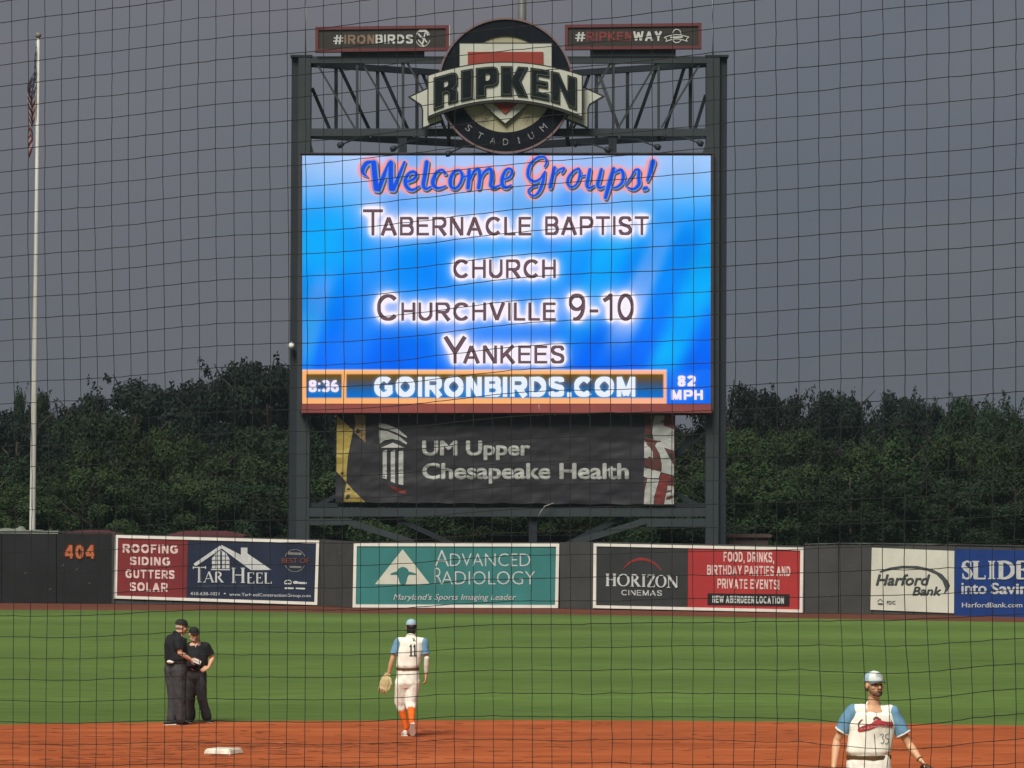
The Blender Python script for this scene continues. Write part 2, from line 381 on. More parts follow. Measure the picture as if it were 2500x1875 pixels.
# ------------------------------------------------------------------ ground
def node_ground(name, stops, scale, stretch=(1, 1, 1), stripes=None, bump=.3, bscale=8):
    m = bpy.data.materials.new(name); m.use_nodes = True; n = m.node_tree; P = n.nodes['Principled BSDF']; K = n.links.new
    tc = n.nodes.new('ShaderNodeTexCoord'); mp = n.nodes.new('ShaderNodeMapping'); mp.inputs['Scale'].default_value = stretch
    K(tc.outputs['Object'], mp.inputs[0])
    z = n.nodes.new('ShaderNodeTexNoise'); z.inputs['Scale'].default_value = scale; z.inputs['Detail'].default_value = 8; z.inputs['Roughness'].default_value = .7
    K(mp.outputs[0], z.inputs['Vector'])
    r = n.nodes.new('ShaderNodeValToRGB'); e = r.color_ramp.elements
    e[0].position = .28; e[0].color = stops[0]+(1,); e[1].position = .75; e[1].color = stops[-1]+(1,)
    for i, s in enumerate(stops[1:-1]):
        q = e.new(.28+.47*(i+1)/(len(stops)-1)); q.color = s+(1,)
    K(z.outputs['Fac'], r.inputs[0]); col = r.outputs[0]
    z2 = n.nodes.new('ShaderNodeTexNoise'); z2.inputs['Scale'].default_value = .12; z2.inputs['Detail'].default_value = 5
    K(mp.outputs[0], z2.inputs['Vector'])
    mr = n.nodes.new('ShaderNodeMapRange'); mr.inputs[1].default_value = .3; mr.inputs[2].default_value = .7; mr.inputs[3].default_value = .84; mr.inputs[4].default_value = 1.12
    K(z2.outputs['Fac'], mr.inputs[0])
    mx = n.nodes.new('ShaderNodeMix'); mx.data_type = 'RGBA'; mx.blend_type = 'MULTIPLY'; mx.inputs['Factor'].default_value = 1
    K(col, mx.inputs['A']); K(mr.outputs[0], mx.inputs['B']); col = mx.outputs['Result']
    if stripes:                                       # mower passes: alternate lay of the blades
        w = n.nodes.new('ShaderNodeTexWave'); w.bands_direction = 'Y'; w.inputs['Scale'].default_value = stripes; w.inputs['Distortion'].default_value = .8
        w.inputs['Detail'].default_value = 1
        mp2 = n.nodes.new('ShaderNodeMapping'); mp2.inputs['Rotation'].default_value = (0, 0, math.radians(12)); K(tc.outputs['Object'], mp2.inputs[0]); K(mp2.outputs[0], w.inputs[0])
        m2 = n.nodes.new('ShaderNodeMapRange'); m2.inputs[3].default_value = .93; m2.inputs[4].default_value = 1.06; K(w.outputs['Fac'], m2.inputs[0])
        m3 = n.nodes.new('ShaderNodeMix'); m3.data_type = 'RGBA'; m3.blend_type = 'MULTIPLY'; m3.inputs['Factor'].default_value = 1
        K(col, m3.inputs['A']); K(m2.outputs[0], m3.inputs['B']); col = m3.outputs['Result']
    K(col, P.inputs['Base Color']); P.inputs['Roughness'].default_value = .95; P.inputs['Specular IOR Level'].default_value = .1
    b = n.nodes.new('ShaderNodeTexNoise'); b.inputs['Scale'].default_value = bscale; b.inputs['Detail'].default_value = 5; K(tc.outputs['Object'], b.inputs['Vector'])
    bp = n.nodes.new('ShaderNodeBump'); bp.inputs['Strength'].default_value = bump; bp.inputs['Distance'].default_value = .05
    K(b.outputs['Fac'], bp.inputs['Height']); K(bp.outputs[0], P.inputs['Normal'])
    return m
M_turf = node_ground('turf', [(.060, .108, .021), (.090, .148, .033), (.124, .190, .049)], 2.2, (.35, 1, 1), stripes=.026, bscale=6)
M_rough = node_ground('rough_ground', [(.03, .05, .02), (.06, .08, .03)], .4)
M_clay = node_ground('clay', [(.215, .049, .015), (.345, .084, .026), (.47, .136, .049)], .7, (.40, 1.3, 1), bump=.9, bscale=4)
M_track = node_ground('track_clay', [(.105, .036, .022), (.14, .05, .03)], 1.5, bump=.3)

def sheet(name, pts, z, m):
    V = [(x, y, z) for x, y in pts]
    o = add(name, V, [tuple(range(len(V)))], m)
    if o.data.polygons[0].normal.z < 0: o.data.flip_normals()
    o['kind'] = 'structure'; return o
sheet('terrain', [(-600, -60), (600, -60), (600, 900), (-600, 900)], -.05, M_rough)
edge = [G(x, y) for x, y in ((-1500, 1484), (-600, 1487), (0, 1489), (280, 1490), (560, 1491.5), (864, 1498), (1366, 1500), (1700, 1505), (1964, 1510), (2250, 1515), (2500, 1519), (3100, 1528), (3900, 1540))]
sheet('outfield_grass', [(-70, -20)]+[(p.x, p.y) for p in edge]+[(70, -20)], 0, M_turf)
far = [G(x, y) for x, y in ((-1500, 1460), (-600, 1463), (0, 1466), (780, 1472), (1366, 1478), (1964, 1490), (2500, 1500), (3900, 1525))]
sheet('warning_track', [(p.x, p.y) for p in edge]+[(p.x, p.y+1) for p in reversed(far)], -.012, M_track)
rng = random.Random(3)
ca, cb, R0 = -.5, 46.4, 24.2
dirt = []
for i in range(700):
    a = 2*math.pi*i/700; r = R0+.16*noise.noise(Vector((a*14, 0, 0)))+.14*noise.noise(Vector((a*70, 3, 0)))
    dirt.append((ca+r*math.cos(a), cb+r*math.sin(a)))
sheet('infield_dirt', dirt, .006, M_clay)
BASE = G(546, 1842)
dv = Vector((-.36, .933, 0)); dvp = Vector((dv.y, -dv.x, 0))
home = Vector((BASE.x, BASE.y, 0))-dv*38.8
ctr = home+dv*19.4
grs = []
for (u, v) in ((14.2, 0), (0, 14.2), (-15, 0), (0, -14.2)):
    p = ctr+dv*u+dvp*v; grs.append((p.x, p.y))
sheet('infield_grass', grs, .012, M_turf)
# pitcher's mound: a low cone of clay
MO = Vector((3.53, 39.7, 0)); V = [(MO.x, MO.y, .25)]; F_ = []; N = 48
for j, (r, z) in enumerate(((.5, .25), (1.4, .18), (2.2, .06), (2.75, .014))):
    for i in range(N):
        a = 2*math.pi*i/N; V.append((MO.x+r*math.cos(a), MO.y+r*math.sin(a), z))
    for i in range(N):
        k = (i+1) % N
        if j == 0: F_.append((0, 1+i, 1+k))
        else: b = 1+(j-1)*N; F_.append((b+i, b+N+i, b+N+k, b+k))
o = add('pitching_mound', V, F_, M_clay, smooth=True, kind='structure')

# cleat scuffs and clods pressed into the clay
for nm, cc, sd0 in (('clay_scuffs', (.28, .068, .020), 1), ('clay_clods', (.42, .112, .038), 2)):
    R = random.Random(sd0); V = []; F_ = []
    for k in range(300):
        y = R.uniform(57, 70.3); x = R.uniform(-11, 11)
        if R.random() < .45: x, y = BASE.x+R.gauss(.6, 1.6), BASE.y+R.gauss(1.2, 2.2)
        if math.hypot(x-ca, y-cb) > R0-.3: continue
        l = R.uniform(.05, .22); w = R.uniform(.03, .09); a = R.uniform(-.5, .5); b = len(V); z = .0105+.0004*(k % 5)
        for i in range(7):
            t = 2*math.pi*i/7; rr_ = R.uniform(.7, 1.2); u, v = l*math.cos(t)*rr_, w*math.sin(t)*rr_
            V.append((x+u*math.cos(a)-v*math.sin(a), y+u*math.sin(a)+v*math.cos(a), z))
        F_.append(tuple(range(b, b+7)))
    o = add(nm, V, F_, mat(nm, cc, rough=.95, var=.25, scale=4)); o['kind'] = 'stuff'

# second base: a bevelled white bag
M_bag = mat('base_vinyl', (.66, .61, .50), rough=.6, var=.28, scale=11)
r = root('base_bag', (BASE.x, BASE.y, 0), 'white square base bag lying on the orange infield dirt in front of the umpires', 'base')
bm = bmesh.new(); bmesh.ops.create_cube(bm, size=1)
for v in bm.verts:
    v.co.x *= .455; v.co.y *= .455; v.co.z *= .09
    if v.co.z > 0: v.co.x *= .9; v.co.y *= .9
bmesh.ops.bevel(bm, geom=[e for e in bm.edges], offset=.018, segments=3, affect='EDGES')
bmesh.ops.rotate(bm, verts=bm.verts, cent=(0, 0, 0), matrix=Matrix.Rotation(math.atan2(dv.y, dv.x)+math.pi/4, 3, 'Z'))
bmesh.ops.translate(bm, verts=bm.verts, vec=(0, 0, .05))
me = bpy.data.meshes.new('bag'); bm.to_mesh(me); bm.free(); me.materials.append(M_bag)
o = bpy.data.objects.new('bag', me); COL.objects.link(o); o.parent = r
M_smudge = mat('dirt_smudge', (.32, .16, .08), var=.4, scale=20)
strokes('scuff_mark', [([(549, 1845.5), (551, 1844.5)], 3.2)], Plane((BASE.x, BASE.y-.33, 0), (0, -1, .0)), .0, M_smudge, r)

# ------------------------------------------------------------------ outfield wall
WP = [(-700, 1466, 1296), (-260, 1470, 1300), (272, 1473.5, 1304), (282, 1474, 1304), (781, 1479, 1317), (864, 1483.5, 1323), (1366, 1485.5, 1324),
      (1451, 1487.5, 1323), (1964, 1497, 1333), (2047, 1497.5, 1331), (2129, 1499, 1331), (2333, 1502, 1334), (2760, 1513, 1343), (3300, 1522, 1351)]
M_wallg = mat('wall_panel_grey', (.047, .047, .046), rough=.85, var=.16, scale=1.2, bump=.1, bscale=6)
M_wallb = mat('wall_panel_black', (.008, .009, .010), rough=.6, var=.35, scale=.7)
M_rail = mat('wall_rail', (.05, .05, .045), rough=.5, var=.2)
M_frame = mat('ad_frame_white', (.66, .63, .57), rough=.6, var=.10, scale=1.5)
wall = root('outfield_wall', G(1250, 1485), 'long dark panelled outfield wall carrying the advertising boards along the warning track', 'wall')
SEG = {}
for i in range(len(WP)-1):
    a, b = WP[i], WP[i+1]; A = G(a[0], a[1]); B = G(b[0], b[1])
    t = (B-A).normalized(); n = Vector((t.y, -t.x, 0));
    if n.y > 0: n = -n
    SEG[(a[0], b[0])] = Plane(A, n)
    ha = (a[1]-a[2])*A.y/FPX; hb = (b[1]-b[2])*B.y/FPX
    black = b[0] <= 272
    cnt = max(1, round((B-A).length/(1.22 if not black else 2.44)))
    for k in range(cnt):
        g = .012/(B-A).length
        u0, u1 = k/cnt+(g if k or True else 0), (k+1)/cnt-g
        p, q = A.lerp(B, u0), A.lerp(B, u1); h0, h1 = ha+(hb-ha)*u0, ha+(hb-ha)*u1
        jit = random.uniform(-.006, .006)
        V = [p+n*jit, q+n*jit, q+n*jit+Vector((0, 0, h1)), p+n*jit+Vector((0, 0, h0))]; V += [v-n*.14 for v in V]
        add('wall_panel', V, [(0, 1, 2, 3), (7, 6, 5, 4), (4, 5, 1, 0), (5, 6, 2, 1), (6, 7, 3, 2), (7, 4, 0, 3)], M_wallb if black else M_wallg, wall)
    # backing and a top rail
    V = [A-n*.16, B-n*.16, B-n*.16+Vector((0, 0, hb-.05)), A-n*.16+Vector((0, 0, ha-.05))]; V += [v-n*.08 for v in V]
    add('wall_backing', V, [(0, 1, 2, 3), (7, 6, 5, 4), (4, 5, 1, 0), (5, 6, 2, 1), (6, 7, 3, 2), (7, 4, 0, 3)], M_wallb, wall)
    if a[0] >= 1900 or black:
        tube('top_rail', [A+Vector((0, 0, ha+.05))-n*.07, B+Vector((0, 0, hb+.05))-n*.07], .028, M_rail, wall, seg=8)
        for k in range(4):
            u = (k+.5)/4; p = A.lerp(B, u); h = ha+(hb-ha)*u
            tube('rail_bracket', [p-n*.07+Vector((0, 0, h-.04)), p-n*.07+Vector((0, 0, h+.05))], .018, M_rail, wall, seg=6)
def seg(a, b): return SEG[(a, b)]

# ball marks and scrapes on the wall pads
M_mark = mat('ball_mark', (.10, .097, .09), rough=.9, var=.3, scale=9)
for key, marks in (((781, 864), [(800, 1380), (845, 1442), (826, 1352)]), ((1366, 1451), [(1390, 1428), (1432, 1366)]), ((1964, 2047), [(1985, 1400), (2021, 1455), (2006, 1360)]),
                   ((2047, 2129), [(2070, 1382), (2102, 1440)]), ((-260, 272), [(60, 1400), (120, 1440), (215, 1425), (150, 1382)])):
    for i, (x, y) in enumerate(marks):
        strokes('scuff', [([(x, y), (x+3+i, y-1.5-i % 2)], [1.2, 2.6])], SEG[key], .012, M_mark, wall)

# painted distance 404
M_404 = mat('paint_orange_dull', s2l((166, 92, 56)), var=.2, scale=5)
M_404s = mat('paint_maroon', s2l((62, 22, 14)), var=.2)
P0 = seg(-260, 272)
sans('distance_shadow', '404', (156, 1328, 233, 1366), P0, .018, M_404s, wall, .28, gap=.12)
sans('distance_number', '404', (159, 1331, 230.5, 1363.5), P0, .026, M_404, wall, .19)
M_scuff = mat('scuff_grey', (.12, .12, .12), var=.3)
strokes('scuff', [([(186, 1393), (190, 1388)], 1.6)], P0, .03, M_scuff, wall)

# ---- advertising boards
def board(name, key, quad, label, fw, mframe, panels, depth=.05):
    """quad: TL TR BR BL in photo px; panels: list of (x0frac, x1frac, material)"""
    pl = SEG[key]; base = pl.pt((quad[0][0]+quad[1][0])/2, quad[2][1]); base.z = 0
    r = root(name, base, label, 'advertising board', 'advertising boards on the outfield wall')
    TL, TR, BR, BL = quad
    def q(u, v):
        x = (TL[0]*(1-u)+TR[0]*u)*(1-v)+(BL[0]*(1-u)+BR[0]*u)*v; y = (TL[1]*(1-u)+TR[1]*u)*(1-v)+(BL[1]*(1-u)+BR[1]*u)*v; return (x, y)
    w = TR[0]-TL[0]; h = BL[1]-TL[1]; a, b = fw/w, fw/h
    for (x0, x1, m) in panels:
        cols = 6; V = []; F_ = []; rows = 3
        for j in range(rows+1):
            for i in range(cols+1):
                V.append(pl.pt(*q(x0+(x1-x0)*i/cols, j/rows), .012+.022+.008*noise.noise(Vector((i*1.7+x0*9, j*1.3, len(name))))))
        for j in range(rows):
            for i in range(cols):
                s = j*(cols+1)+i; F_.append((s+cols+1, s+cols+2, s+1, s))
        add('print_panel', V, F_, m, r, smooth=True)
    if mframe:
        for nm, l in (('border', [q(0, 0), q(1, 0), q(1, b), q(0, b)]), ('border', [q(0, 1-b), q(1, 1-b), q(1, 1), q(0, 1)]),
                      ('border', [q(0, b), q(a, b), q(a, 1-b), q(0, 1-b)]), ('border', [q(1-a, b), q(1, b), q(1, 1-b), q(1-a, 1-b)])):
            poly(nm, [l], pl, .065, mframe, r, depth=.05)
    return r, pl, q
LO = .046                                   # print stands just off the sheet
M_red = mat('print_red', (.165, .020, .022), rough=.6, var=.16, scale=.9)
M_navy = mat('print_navy', (.011, .018, .042), rough=.6, var=.25, scale=.9)
M_teal = mat('print_teal', (.030, .165, .158), rough=.6, var=.16, scale=.7)
M_char = mat('print_charcoal', (.031, .034, .034), rough=.6, var=.2, scale=.9)
M_red2 = mat('print_bright_red', (.34, .031, .031), rough=.6, var=.14, scale=.9)
M_cream = mat('print_cream', (.52, .52, .44), rough=.6, var=.1, scale=1.1)
M_blue = mat('print_blue', (.010, .038, .175), rough=.6, var=.2, scale=.8)
M_lw = mat('letter_white', (.46, .48, .475), rough=.6, var=.14, scale=3)
M_lp = mat('letter_pinkwhite', (.62, .46, .43), rough=.6, var=.14, scale=3)
M_dim = mat('letter_dim', (.055, .08, .11), rough=.6, var=.2)
M_or = mat('letter_orange', (.15, .05, .03), rough=.6, var=.3, scale=8)
M_ldk = mat('letter_dark', (.045, .055, .055), rough=.6, var=.2, scale=5)
M_arc = mat('letter_arc_red', (.22, .03, .03), rough=.6, var=.2)
M_blk = mat('print_black', (.018, .013, .012), rough=.6, var=.2)

r, pl, q = board('roofing_board', (282, 781), [(283, 1306), (781, 1319.5), (776, 1477), (280, 1461)],
    'red and navy roofing board with a white house roof drawing', 7, M_frame, [(0, .355, M_red), (.355, 1, M_navy)])
c = cz(260, 1290, 4.096); SL = .026
for body, bx in (('ROOFING', (301, 1328, 436, 1349)), ('SIDING', (319, 1359, 417, 1379)), ('GUTTERS', (308, 1390, 427, 1411)), ('SOLAR', (319, 1421.5, 410, 1443))):
    sans('lettering', body, bx, pl, LO, M_lp, r, .20, slope=.02)
strokes('roof_drawing', [(c([(885, 368), (1150, 185)]), 8)], pl, LO, M_lw, r, caps=False)
poly('roof_drawing', [c([(1155, 165), (1350, 265), (1350, 192), (1415, 192), (1415, 250), (1655, 415), (1450, 418), (1150, 195)])], pl, LO+.004, M_lw, r)
poly('window_drawing', [c([(1060, 400), (1060, 300), (1100, 245), (1150, 218), (1200, 245), (1235, 300), (1235, 400)])], pl, LO, M_lw, r)
strokes('window_bars', [(c([(1060, y), (1235, y)]), 1.6) for y in (275, 318, 360)]+[(c([(x, 225), (x, 400)]), w) for x, w in ((1100, 1.6), (1152, 4), (1195, 1.6))], pl, LO+.006, M_navy, r, caps=False)
strokes('sill_drawing', [(c([(1050, 411), (1240, 413)]), 2.5)], pl, LO, M_lw, r, caps=False)
for ss in ([('T', c([(870, 385), (1000, 540)])), ('A', c([(975, 432), (1085, 540)])), ('R', c([(1085, 432), (1175, 540)]))],
      [('H', c([(1248, 393), (1400, 545)])), ('E', c([(1410, 440), (1490, 550)])), ('E', c([(1500, 442), (1575, 550)])), ('L', c([(1585, 442), (1665, 552)]))]):
    serif('lettering', [(ch, (b[0][0], b[0][1], b[1][0], b[1][1])) for ch, b in ss], pl, LO+.002, M_lw, r)
for wd, x0, x1 in (('CONSTRUCTION', 485, 572), ('GROUP', 579, 618), ('LLC', 625, 650)): text('lettering', wd, (x0, 1427+(x0-485)*.02, x1, 1434+(x0-485)*.02), pl, LO, M_dim, r, slope=.02)
text('lettering', '410-638-1021', (466, 1445, 537, 1453), pl, LO, M_lw, r, bold=.02, slope=.01)
strokes('lettering', [([(549, 1449), (551, 1449)], 3)], pl, LO, M_lw, r)
text('lettering', 'www.TarHeelConstructionGroup.com', (561, 1447, 760, 1457), pl, LO, M_lw, r, bold=.015, slope=.018)
cb_ = c([(1890, 322)])[0]
strokes('badge', [(ellipse(cb_[0], cb_[1], 26, 27, 12, -2.75, -.4, False), 1.6), (ellipse(cb_[0], cb_[1], 26, 27, 12, .45, 2.7, False), 1.6),
                  (c([(1830, 250), (1945, 255)]), 6), (c([(1845, 385), (1945, 388)]), 5)], pl, LO, mat('badge_grey', (.16, .16, .15), var=.4, scale=12), r)
text('lettering', 'BEST OF', (689, 1362.5, 757, 1375), pl, LO+.008, M_or, r, bold=.02)
strokes('badge', [(c([(1785, 540), (1800, 522), (1840, 520), (1855, 540)]), 2), (c([(1790, 552), (1850, 553)]), 3), (c([(1885, 540), (1910, 540)]), 7),
                  (c([(1930, 545), (2000, 547)]), 5), (c([(1795, 597), (1870, 598)]), 4.5), (c([(1905, 598), (1985, 602)]), 4)], pl, LO, M_lw, r)

r, pl, q = board('radiology_board', (864, 1366), [(864.5, 1326), (1366, 1327), (1363, 1484.5), (861.5, 1483)],
    'teal radiology board with a white triangle emblem', 7.5, M_frame, [(0, 1, M_teal)])
c = cz(780, 1300, 3.253)
poly('triangle_emblem', [c([(662, 133), (442, 411), (880, 411)])], pl, LO, M_cream, r)
poly('figure_emblem', [[(x, y) for x, y in ellipse(780+664/3.253, 1300+322/3.253, 15, 15, 24)]], pl, LO+.006, M_teal, r)
strokes('figure_emblem', [(c([(570, 330), (620, 322), (705, 322), (765, 330)]), [3, 8, 8, 3]), (c([(664, 330), (664, 385)]), [26, 18])], pl, LO+.010, M_teal, r)
def thin(body, bx): return (body, bx, -.012)
tgroup('lettering', [thin('A', (1062, 1343, 1097, 1382.5)), thin('DVANCED', (1099, 1351, 1295, 1382.5))], pl, LO, M_lw, r)
tgroup('lettering', [thin('R', (1062, 1386, 1080, 1426.5)), thin('ADIOLOGY', (1078, 1394.5, 1307, 1427))], pl, LO, M_lw, r)
text('lettering', "Maryland's Sports Imaging Leader", (961, 1450, 1261, 1469), pl, LO, M_lw, r, bold=.006, shear=.25)

r, pl, q = board('cinema_board', (1451, 1964), [(1451.5, 1326.5), (1963.5, 1337), (1961.5, 1495.5), (1450, 1484.5)],
    'charcoal and red cinema board with a thin red arc over the name', 7, M_frame, [(0, .45, M_char), (.45, 1, M_red2)])
c = cz(1400, 1300, 3.687)
strokes('arc_emblem', [(c([(455, 328), (520, 268), (620, 238), (720, 268), (800, 340)]), [2, 5, 7, 5, 2])], pl, LO, M_arc, r)
bx = [290, 400, 515, 612, 670, 748, 848, 960]
it = []
for i, ch in enumerate('HORIZON'):
    dy = i*2.5; a, b = c([(bx[i]+3, 370+dy), (bx[i+1]-3, 482+dy)]); it.append((ch, (a[0], a[1], b[0], b[1])))
serif('lettering', it, pl, LO, M_lw, r, fat=1.1)
sans('lettering', 'CINEMAS', (1519, 1440, 1618, 1453), pl, LO, M_lw, r, .12, slope=.015)
for body, a, b in (('FOOD, DRINKS,', (1358, 172), (1812, 262)), ('BIRTHDAY PARTIES AND', (1210, 292), (1958, 380)), ('PRIVATE EVENTS!', (1303, 415), (1860, 503))):
    a, b = c([a, b]); sans('lettering', body, (a[0], a[1], b[0], b[1]), pl, LO, M_lp, r, .19, slope=.018)
poly('black_strip', [c([(1214, 548), (1952, 556), (1950, 664), (1212, 652)])], pl, LO, M_blk, r)
a, b = c([(1258, 568), (1902, 632)]); sans('lettering', 'NEW ABERDEEN LOCATION', (a[0], a[1], b[0], b[1]), pl, LO+.006, M_lw, r, .21, slope=.015)

r, pl, q = board('bank_board', (2129, 2333), [(2129.5, 1337), (2331, 1345), (2330, 1497), (2126, 1488.5)],
    'cream bank board with a dark swoosh over the name', 0, None, [(0, 1, M_cream)])
c = cz(1960, 1280, 4.096)
poly('swoosh', [c([(775, 468), (870, 433), (1000, 414), (1150, 416), (1300, 448), (1400, 500), (1460, 570), (1478, 612), (1462, 650), (1415, 700),
                   (1430, 640), (1400, 562), (1340, 500), (1250, 462), (1120, 442), (1000, 438), (880, 456), (775, 482)])], pl, LO, M_ldk, r)
a, b = c([(735, 498), (1280, 612)]); text('lettering', 'Harford', (a[0], a[1], b[0], b[1]), pl, LO, M_ldk, r, bold=.05, shear=.25)
a, b = c([(1100, 622), (1390, 712)]); text('lettering', 'Bank', (a[0], a[1], b[0], b[1]), pl, LO, M_ldk, r, bold=.05, shear=.25)
a, b = c([(845, 765), (932, 800)]); text('lettering', 'FDIC', (a[0], a[1], b[0], b[1]), pl, LO, M_ldk, r, bold=.02)
strokes('house_mark', [(c([(752, 775), (780, 750), (808, 775)]), 1.4), (c([(762, 795), (800, 797)]), 3.5)], pl, LO, M_ldk, r)

r, pl, q = board('savings_board', (2333, 2760), [(2334, 1340), (2758, 1350), (2756, 1517), (2332, 1505)],
    'blue savings board with white slab lettering, cut off by the right edge', 0, None, [(0, 1, M_blue)])
it = []
for ch, x0, x1 in (('S', 1600, 1702), ('L', 1712, 1846), ('I', 1852, 1948), ('D', 1958, 2130), ('E', 2145, 2270)):
    a, b = c([(x0, 366), (x1, 548)]); it.append((ch, (a[0], a[1], b[0], b[1])))
serif('lettering', it, pl, LO, M_lw, r, fat=1.5)
a, b = c([(1595, 585), (1848, 700)]); text('lettering', 'into', (a[0], a[1], b[0], b[1]), pl, LO, M_lw, r, bold=.035)
a, b = c([(1890, 585), (2420, 735)]); text('lettering', 'Savings', (a[0], a[1], b[0], b[1]), pl, LO, M_lw, r, bold=.04)
a, b = c([(1600, 782), (2205, 832)]); text('lettering', 'HarfordBank.com', (a[0], a[1], b[0], b[1]), pl, LO, M_lw, r, bold=.025)

# ------------------------------------------------------------------ things behind the wall
M_canopy = mat('canopy_red', (.075, .016, .018), rough=.6, var=.25, scale=1.5)
M_post = mat('canopy_post', (.2, .2, .2), rough=.5)
def canopy(x0, x1, ytop, Y, d, label, m=M_canopy):
    A = W(x0, ytop, Y); B = W(x1, ytop, Y); h = A.z
    r = root('canopy', ((A.x+B.x)/2, Y+d/2, 0), label, 'canopy')
    x0, x1 = A.x, B.x; e = .12
    V = [(x0, Y, h-.3), (x1, Y, h-.3), (x1, Y+d, h-.3), (x0, Y+d, h-.3), (x0, Y, h-.18), (x1, Y, h-.18), (x1, Y+d, h-.18), (x0, Y+d, h-.18),
         (x0+(x1-x0)*.25, Y+d/2, h), (x0+(x1-x0)*.75, Y+d/2, h)]
    add('roof', V, [(0, 3, 2, 1), (0, 1, 5, 4), (1, 2, 6, 5), (2, 3, 7, 6), (3, 0, 4, 7), (4, 5, 9, 8), (5, 6, 9), (6, 7, 8, 9), (7, 4, 8)], m, r)
    for (px, py) in ((x0+e, Y+e), (x1-e, Y+e), (x1-e, Y+d-e), (x0+e, Y+d-e)): box('leg', (px-.04, py-.04, 0), (px+.04, py+.04, h-.28), M_post, r)
canopy(148, 290, 1294.5, 156, 2.4, 'low dark red canopy showing above the black 404 wall section')
canopy(395, 595, 1296.5, 158, 3, 'long red canopy showing above the roofing board')
M_brown = mat('shed_brown', (.075, .045, .04), rough=.8, var=.2)
M_dk = mat('shed_dark', (.022, .024, .028), rough=.8, var=.3)
def shed(x0, x1, ytop, Y, d, m, label):
    A = W(x0, ytop, Y); B = W(x1, ytop, Y); h = A.z
    r = root('shed', ((A.x+B.x)/2, Y+d/2, 0), label, 'shed')
    box('wall', (A.x, Y, 0), (B.x, Y+d, h-.12), m, r)
    box('roof', (A.x-.12, Y-.12, h-.118), (B.x+.12, Y+d+.12, h), m, r)
    w_ = (B.x-A.x)
    box('door', (A.x+w_*.4, Y-.04, 0), (A.x+w_*.4+.9, Y-.003, min(2.1, h-.3)), M_rail, r)
shed(1782, 1876, 1305, 163, 3, M_brown, 'low brown shed standing just right of the scoreboard')
shed(1200, 1470, 1308, 165, 3, M_dk, 'dark low shed behind the wall under the scoreboard')
# folded tarpaulin roll on the wall end, around the flagpole
M_tarp = mat('tarp_grey', (.16, .18, .15), rough=.7, var=.3, scale=2, bump=.6, bscale=5)
r = root('tarpaulin', W(40, 1303, 153.2), 'pale grey folded tarpaulin lying along the wall top beside the flagpole', 'tarpaulin')
V = []; F_ = []; n = 34
for i in range(n):
    x = -120+i*8; hh = (16 if x < 60 else 12)*(.9+.25*noise.noise(Vector((i*.5, 1, 2))))
    if 40 < x < 62: hh += 3
    P = W(x, 1303+x*.004, 153.4)
    for k in range(10):
        a = math.pi*k/9; rr = 1+.18*noise.noise(Vector((i*.4, k*.9, 4)))
        V.append(P+Vector((0, -.35*math.cos(a)*rr, (hh*153/FPX)*math.sin(a)*rr-.02)))
    if i:
        for k in range(9): b = (i-1)*10+k; F_.append((b, b+10, b+11, b+1))
add('sheet_roll', V, F_, M_tarp, r, smooth=True)
for x in (-60, 20, 100):
    P = W(x, 1303, 153.4); box('support', (P.x-.05, 153.35, 0), (P.x+.05, 153.5, P.z), M_rail, r)

# ------------------------------------------------------------------ flagpole and flag
M_pole = mat('pole_white', (.55, .54, .49), rough=.45, var=.08, scale=1)
YF = 154.6
pb = W(79, 1300, YF); ptop = W(93.5, 92, YF); bot = Vector((pb.x, YF, 0))
r = root('flagpole', bot, 'tall white tapered flagpole at the left with a ball on top', 'flagpole')
tube('pole', [bot, pb, W(87, 700, YF), ptop], [.125, .12, .085, .05], M_pole, r, seg=16)
tube('base_collar', [bot, bot+Vector((0, 0, .5))], [.26, .2], M_pole, r, seg=16)
bm = bmesh.new(); bmesh.ops.create_uvsphere(bm, u_segments=16, v_segments=10, radius=.12)
me = bpy.data.meshes.new('ball'); bm.to_mesh(me); bm.free(); me.materials.append(mat('ball_dull', (.16, .15, .13), rough=.4)); me.polygons.foreach_set('use_smooth', [True]*len(me.polygons))
o = bpy.data.objects.new('ball', me); COL.objects.link(o); o.parent = r; o.location = W(93.5, 86, YF)-bot
tube('halyard', [W(89, 108, YF-.1), W(84, 600, YF-.2), W(77, 1240, YF-.2)], .008, mat('rope', (.3, .3, .28)), r, seg=5)
tube('truck', [W(88, 105, YF), W(94, 103, YF)], .03, M_pole, r, seg=8)
M_fr = mat('flag_red', (.085, .012, .015), var=.15, rough=.8); M_fw = mat('flag_white', (.23, .21, .22), var=.12, rough=.8); M_fn = mat('flag_navy', (.02, .025, .05), var=.2, rough=.8)
nu, nv = 60, 130; V = []; F_ = []; mi = []
H0, FL = 2.7, 2.2
for j in range(nv+1):
    v = j/nv
    for i in range(nu+1):
        u = i/nu
        top = W(87, 110, YF); botm = W(84, 410, YF)
        drop = v*H0*.92+u*FL*(.95-.1*v)
        z = top.z-drop
        xm = top.x+(botm.x-top.x)*(drop/4.6)
        env = .16+.30*math.sin(min(1, drop/4.5)*math.pi)**.8
        fold = math.sin(u*11+v*3.3)*.5+.5
        x = xm+.05-env*(u**.8)*(.35+.65*fold)-.02*noise.noise(Vector((u*6, v*5, 0)))
        y = YF-.13+.16*math.cos(u*11+v*3.3)*u+.04*noise.noise(Vector((u*5, v*9, 3)))
        V.append((x, y, z))
for j in range(nv):
    for i in range(nu):
        b = j*(nu+1)+i; F_.append((b, b+nu+1, b+nu+2, b+1))
        v = (j+.5)/nv; u = (i+.5)/nu
        if v < .54 and u < .62: mi.append(1 if (int(u*26) % 3 == 1 and int(v*30) % 3 == 1) else 2)
        else: mi.append(0 if int(v*13) % 2 == 0 else 1)
o = add('flag', V, F_, [M_fr, M_fw, M_fn], None, smooth=True, mi=mi)
